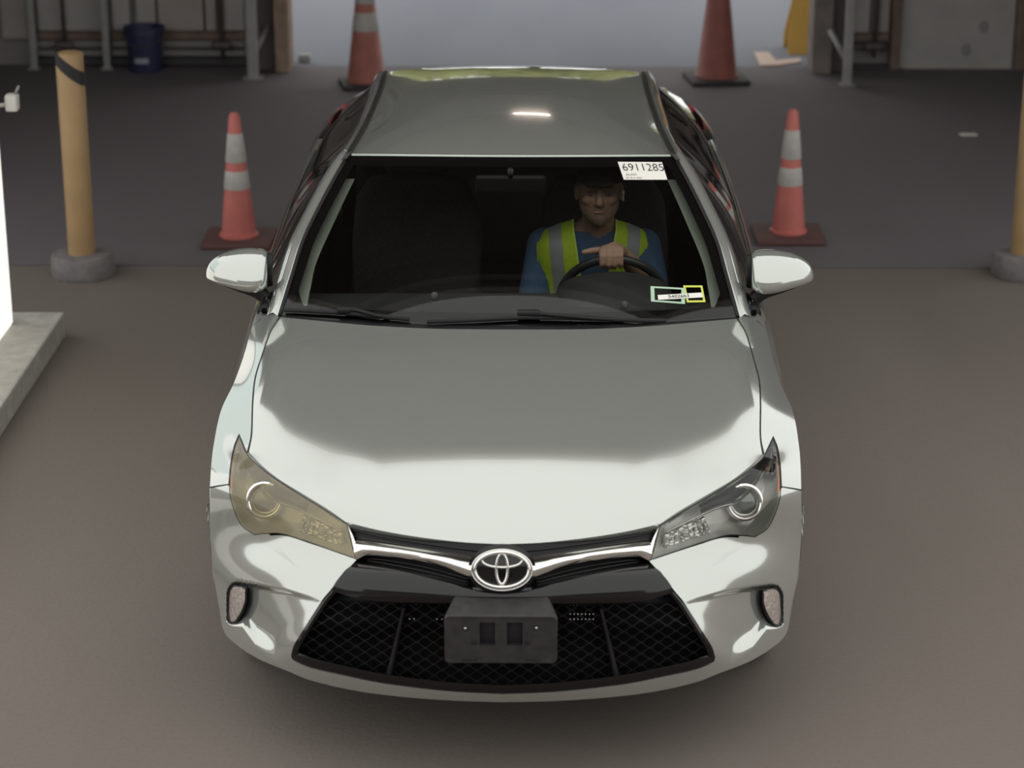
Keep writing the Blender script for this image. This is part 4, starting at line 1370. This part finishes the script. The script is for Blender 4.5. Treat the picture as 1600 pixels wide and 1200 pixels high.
# steering wheel
SW_C = Vector((0.362, 1.905, 0.885)); SWR = 0.186
tl_ = math.radians(24)
sw_u = Vector((0, -math.sin(tl_), math.cos(tl_))); sw_x = Vector((1, 0, 0)); sw_n = sw_x.cross(sw_u)
def sw_pt(ang, r=SWR, n=0.0):
    return SW_C + sw_x * (r * math.cos(ang)) + sw_u * (r * math.sin(ang)) + sw_n * n
WHEELMAT = pr('wheel_leather', (0.028, 0.026, 0.027), 0.4)
sw = build('steering_wheel', *tube([sw_pt(q) for q in np.linspace(0, 2 * math.pi, 64, endpoint=False)], 0.0155, 12, closed=True), WHEELMAT, CAR)
build('wheel_hub', *ellipsoid(SW_C, (0.085, 0.03, 0.07), M=Matrix.Rotation(tl_, 3, 'X')), WHEELMAT, sw)
for q in (math.radians(180), math.radians(0), math.radians(270)):
    build('wheel_spoke', *tube([sw_pt(q, 0.06), sw_pt(q, 0.12, -0.008), sw_pt(q, 0.18)], 0.014, 8), WHEELMAT, sw)
build('steering_column', *tube([SW_C, SW_C + Vector((0, -0.2, -0.09))], 0.045, 14), BLACKTEX, sw)

# ================================================================== the driver
DRV = thing('person', (0.31, 2.45, 0.58), 'driver in blue shirt, yellow safety vest and dark cap holding the steering wheel', 'person')
SKIN = pr('skin', (0.42, 0.25, 0.18), 0.55, noise=0.08, nscale=30)
HC = Vector((0.318, 2.195, 1.208))          # head centre
parts = []
# torso rings: z, half width, half depth, y centre
TOR = np.array([(0.50, 0.165, 0.115, 2.42), (0.60, 0.165, 0.13, 2.39), (0.72, 0.175, 0.132, 2.355), (0.84, 0.192, 0.13, 2.325), (0.93, 0.205, 0.122, 2.30), (0.985, 0.205, 0.105, 2.285),
                (1.02, 0.175, 0.088, 2.275), (1.045, 0.12, 0.072, 2.265), (1.065, 0.075, 0.062, 2.255), (1.085, 0.06, 0.058, 2.245)])
TX = 0.305
def tor(z, q, off=0.0):
    a = np.interp(z, TOR[:, 0], TOR[:, 1]) + off
    b = np.interp(z, TOR[:, 0], TOR[:, 2]) + off
    y = np.interp(z, TOR[:, 0], TOR[:, 3])
    cq, sq = math.cos(q), math.sin(q)
    return (TX + a * abs(cq) ** 0.75 * math.copysign(1, cq), y - b * abs(sq) ** 0.75 * math.copysign(1, sq), z)
def torso_part(off, z0, z1, n=26):
    rows = [[tor(z, q, off) for q in np.linspace(0, 2 * math.pi, 40, endpoint=False)] for z in np.linspace(z0, z1, n)]
    V, Fq = grid(rows, True)
    Fq.append(tuple(range(40))); Fq.append(tuple((n - 1) * 40 + k for k in range(40)))
    return V, Fq
L_SH, L_EL, L_WR = Vector((0.490, 2.295, 0.975)), Vector((0.520, 2.13, 0.865)), Vector((0.392, 1.985, 1.035))
R_SH, R_EL, R_WR = Vector((0.120, 2.30, 0.975)), Vector((0.075, 2.22, 0.74)), Vector((0.20, 2.03, 0.64))
parts.append(torso_part(-0.008, 0.50, 1.085))
parts.append(capsule((0.318, 2.25, 1.03), (0.318, 2.21, 1.16), 0.062, 0.058))
for sh, el, wr in ((L_SH, L_EL, L_WR), (R_SH, R_EL, R_WR)):
    parts.append(capsule(sh, el, 0.058, 0.044)); parts.append(capsule(el, wr, 0.044, 0.028))
for sx in (-1, 1):
    hp, kn, an = Vector((TX + 0.09 * sx, 2.42, 0.58)), Vector((TX + 0.15 * sx, 1.99, 0.66)), Vector((TX + 0.12 * sx, 1.72, 0.40))
    parts.append(capsule(hp, kn, 0.085, 0.06)); parts.append(capsule(kn, an, 0.056, 0.04)); parts.append(capsule(an, an + Vector((0, -0.14, -0.02)), 0.04, 0.03))
# head
parts.append(ellipsoid(HC + Vector((0, 0.012, 0.030)), (0.077, 0.094, 0.095)))
parts.append(ellipsoid(HC + Vector((0, -0.028, -0.036)), (0.071, 0.064, 0.066)))
parts.append(ellipsoid(HC + Vector((0, -0.056, -0.074)), (0.050, 0.036, 0.030)))
parts.append(capsule(HC + Vector((0, -0.088, 0.012)), HC + Vector((0, -0.106, -0.022)), 0.009, 0.014))
parts.append(ellipsoid(HC + Vector((0.0, -0.099, -0.026)), (0.020, 0.012, 0.010)))
parts.append(capsule(HC + Vector((-0.040, -0.072, 0.026)), HC + Vector((0.040, -0.072, 0.026)), 0.014, 0.014))
for sx in (-1, 1):
    parts.append(ellipsoid(HC + Vector((0.040 * sx, -0.068, -0.018)), (0.024, 0.020, 0.020)))
    parts.append(ellipsoid(HC + Vector((0.079 * sx, 0.008, -0.006)), (0.012, 0.020, 0.034)))
parts.append(capsule(HC + Vector((-0.018, -0.088, -0.052)), HC + Vector((0.018, -0.088, -0.052)), 0.007, 0.007))
parts.append(capsule(HC + Vector((-0.015, -0.086, -0.060)), HC + Vector((0.015, -0.086, -0.060)), 0.008, 0.008))
# left hand on top of the rim: palm behind it, fingers over it, thumb along it
HT = sw_pt(math.radians(93))
parts.append(capsule(L_WR, HT + Vector((0.012, 0.045, 0.022)), 0.028, 0.028))
parts.append(ellipsoid(HT + Vector((0.004, 0.030, 0.026)), (0.046, 0.042, 0.020), M=Matrix.Rotation(math.radians(-20), 3, 'X')))
for k in range(4):
    fx = HT.x - 0.032 + 0.0225 * k
    ln = (0.95, 1.05, 1.0, 0.85)[k]
    b0 = Vector((fx, HT.y + 0.004, HT.z + 0.030))
    b1 = Vector((fx - 0.001, HT.y - 0.026 * ln, HT.z + 0.018))
    b2 = Vector((fx, HT.y - 0.033 * ln, HT.z - 0.010 * ln))
    b3 = Vector((fx, HT.y - 0.018, HT.z - 0.027 * ln))
    parts.append(capsule(b0, b1, 0.0115, 0.0105, 10)); parts.append(capsule(b1, b2, 0.0105, 0.0097, 10)); parts.append(capsule(b2, b3, 0.0097, 0.0085, 10))
t0, t1, t2 = HT + Vector((-0.034, 0.036, 0.020)), HT + Vector((-0.062, 0.022, 0.024)), HT + Vector((-0.094, 0.012, 0.020))
parts.append(capsule(t0, t1, 0.015, 0.0125, 10)); parts.append(capsule(t1, t2, 0.0125, 0.0105, 10))
# right hand resting on the thigh
parts.append(ellipsoid(R_WR + Vector((0.03, -0.05, -0.012)), (0.042, 0.045, 0.018)))
for k in range(4):
    f0 = R_WR + Vector((0.0 + 0.021 * k, -0.085, -0.012))
    parts.append(capsule(f0, f0 + Vector((0.004, -0.04, -0.006)), 0.010, 0.009, 10)); parts.append(capsule(f0 + Vector((0.004, -0.04, -0.006)), f0 + Vector((0.005, -0.06, -0.028)), 0.009, 0.008, 10))
parts.append(capsule(R_WR + Vector((0.06, -0.04, -0.01)), R_WR + Vector((0.085, -0.075, -0.02)), 0.012, 0.010, 10))
body = remeshed('body', join(*parts), SKIN, DRV, 0.0042, 5)
# features
for sx in (-1, 1):
    build('eye', *ellipsoid(HC + Vector((0.032 * sx, -0.078, 0.004)), (0.0105, 0.006, 0.0045), 12, 8), pr('eye_dark', (0.13, 0.10, 0.09), 0.3), DRV)
beard = []
for i in range(15):
    w = i / 14
    z = -0.040 - 0.064 * w
    row = []
    for q in np.linspace(-1.45, 1.45, 25):
        rx = 0.0735 * math.sqrt(max(0.05, 1 - (w * 0.84) ** 3.2)); ry = 0.066 * math.sqrt(max(0.05, 1 - (w * 0.74) ** 3.2)) + 0.013 * w * math.cos(q) ** 4
        row.append(HC + Vector((rx * math.sin(q), -0.032 - ry * math.cos(q), z + 0.022 * (abs(q) / 1.45) ** 2)))
    beard.append(row)
build('lips', *ellipsoid(HC + Vector((0, -0.101, -0.056)), (0.021, 0.006, 0.0055), 14, 8), pr('lip_skin', (0.34, 0.17, 0.14), 0.5), DRV)
build('beard', *grid(beard), pr('stubble', (0.27, 0.165, 0.125), 0.8, noise=0.3, nscale=150), DRV)
cap_rows = []
for i in range(9):
    th = math.pi / 2 * i / 8
    cap_rows.append([HC + Vector((0.086 * math.cos(th) ** 0.8 * math.cos(q), 0.010 + 0.104 * math.cos(th) ** 0.8 * math.sin(q), 0.054 + 0.064 * math.sin(th))) for q in np.linspace(0, 2 * math.pi, 32, endpoint=False)])
CAPM = pr('cap_cloth', (0.018, 0.017, 0.02), 0.85)
cp_ = build('cap', *grid(cap_rows, True), CAPM, DRV)
brim = []
for r in (0.0, 0.35, 0.7, 1.0):
    brim.append([HC + Vector(((0.084 + 0.0 * r) * math.sin(q) * (1 - 0.06 * r), 0.010 - 0.100 * math.cos(q) - 0.052 * r * math.cos(q) ** 0.7, 0.058 - 0.006 * r - 0.012 * (q / 1.4) ** 2)) for q in np.linspace(-1.4, 1.4, 21)])
bt_ = [[p + Vector((0, 0, 0.005)) for p in r] for r in brim]
build('brim', *join(grid(brim), grid(bt_), grid([brim[-1], bt_[-1]])), CAPM, cp_)
build('earbud', *join(ellipsoid(HC + Vector((0.086, -0.010, -0.004)), (0.007, 0.007, 0.008), 10, 8), capsule(HC + Vector((0.088, -0.014, -0.006)), HC + Vector((0.088, -0.020, -0.032)), 0.0035, 0.003, 8)), pr('earbud_white', (0.8, 0.8, 0.8), 0.4), DRV)
# shirt
SHIRT = pr('blue_cotton', (0.060, 0.110, 0.205), 0.9, noise=0.12, nscale=40)
sp = [torso_part(0.004, 0.52, 1.052), capsule(L_SH + Vector((0, 0, 0.0)), L_SH.lerp(L_EL, 0.92), 0.064, 0.058), capsule(R_SH, R_SH.lerp(R_EL, 0.80), 0.064, 0.060)]
remeshed('shirt', join(*sp), SHIRT, DRV, 0.006, 6)
# trousers
tp = []
for sx in (-1, 1):
    hp, kn, an = Vector((TX + 0.09 * sx, 2.42, 0.58)), Vector((TX + 0.15 * sx, 1.99, 0.66)), Vector((TX + 0.12 * sx, 1.72, 0.40))
    tp += [capsule(hp, kn, 0.093, 0.070), capsule(kn, an, 0.068, 0.055)]
tp.append(ellipsoid((TX, 2.42, 0.56), (0.18, 0.13, 0.11)))
remeshed('trousers', join(*tp), pr('denim', (0.02, 0.025, 0.045), 0.9), DRV, 0.009, 5)
# vest: two front panels, a back, reflective tapes
HIVIS = pr('hi_vis_yellow', (0.50, 0.66, 0.035), 0.75, noise=0.08, nscale=60)
TAPE = pr('reflective_tape', (0.34, 0.35, 0.35), 0.45)
TRIMY = pr('vest_binding', (0.62, 0.78, 0.15), 0.7)
def over(x, z, off):
    """front surface of the shirt at picture position x (body frame), height z, shoulder slope followed"""
    a = np.interp(z, TOR[:, 0], TOR[:, 1]) + 0.004 + off
    b = np.interp(z, TOR[:, 0], TOR[:, 2]) + 0.006 + off
    y = np.interp(z, TOR[:, 0], TOR[:, 3])
    t = min(abs(x) / a, 0.999)
    c = t ** (1 / 0.75)
    sq = math.sqrt(max(0, 1 - c * c)) ** 0.75
    return (TX + x, y - b * sq, z)
def shoulder_z(x):
    return float(np.interp(abs(x), [0.06, 0.08, 0.125, 0.18, 0.21], [1.075, 1.066, 1.048, 1.022, 0.985]))
def vest_strip(x_in_top, x_out_top, x_in_low, x_out_low, off, mat, name, parent, sgn, zlow=0.60, n=26, m=8):
    rows = []
    for i in range(n):
        w = i / (n - 1)
        row = []
        for j in range(m + 1):
            t = j / m
            xt = x_in_top + (x_out_top - x_in_top) * t
            xl = x_in_low + (x_out_low - x_in_low) * t
            zt_ = shoulder_z(xt) - 0.004
            z = zt_ + (zlow - zt_) * w
            x = xt + (xl - xt) * w ** 0.9
            p = over(x * sgn, z, off)
            row.append(p)
        rows.append(row)
    # over the shoulder to the back
    back = []
    for j in range(m + 1):
        t = j / m
        xt = x_in_top + (x_out_top - x_in_top) * t
        p0 = rows[0][j]
        back.append((TX + xt * sgn, p0[1] + 0.05, shoulder_z(xt) + 0.006 + off))
    back2 = [(b[0], b[1] + 0.07, b[2] - 0.04) for b in back]
    return build(name, *grid([back2, back] + rows), mat, parent)
VEST = bpy.data.objects.new('safety_vest', None); COL.objects.link(VEST); VEST.parent = DRV; ORG[VEST.as_pointer()] = ORG[DRV.as_pointer()]
VEST['label'] = 'bright yellow safety vest with grey reflective tapes'
for sgn in (-1, 1):
    vest_strip(0.078, 0.212, 0.012, 0.196, 0.014, HIVIS, 'vest_panel', VEST, sgn)
    vest_strip(0.122, 0.168, 0.085, 0.130, 0.0165, TAPE, 'reflective_tape', VEST, sgn)
    vest_strip(0.076, 0.082, 0.010, 0.016, 0.0165, TRIMY, 'vest_binding', VEST, sgn, m=2)
    vest_strip(0.207, 0.212, 0.191, 0.196, 0.0165, TRIMY, 'vest_binding', VEST, sgn, m=2)
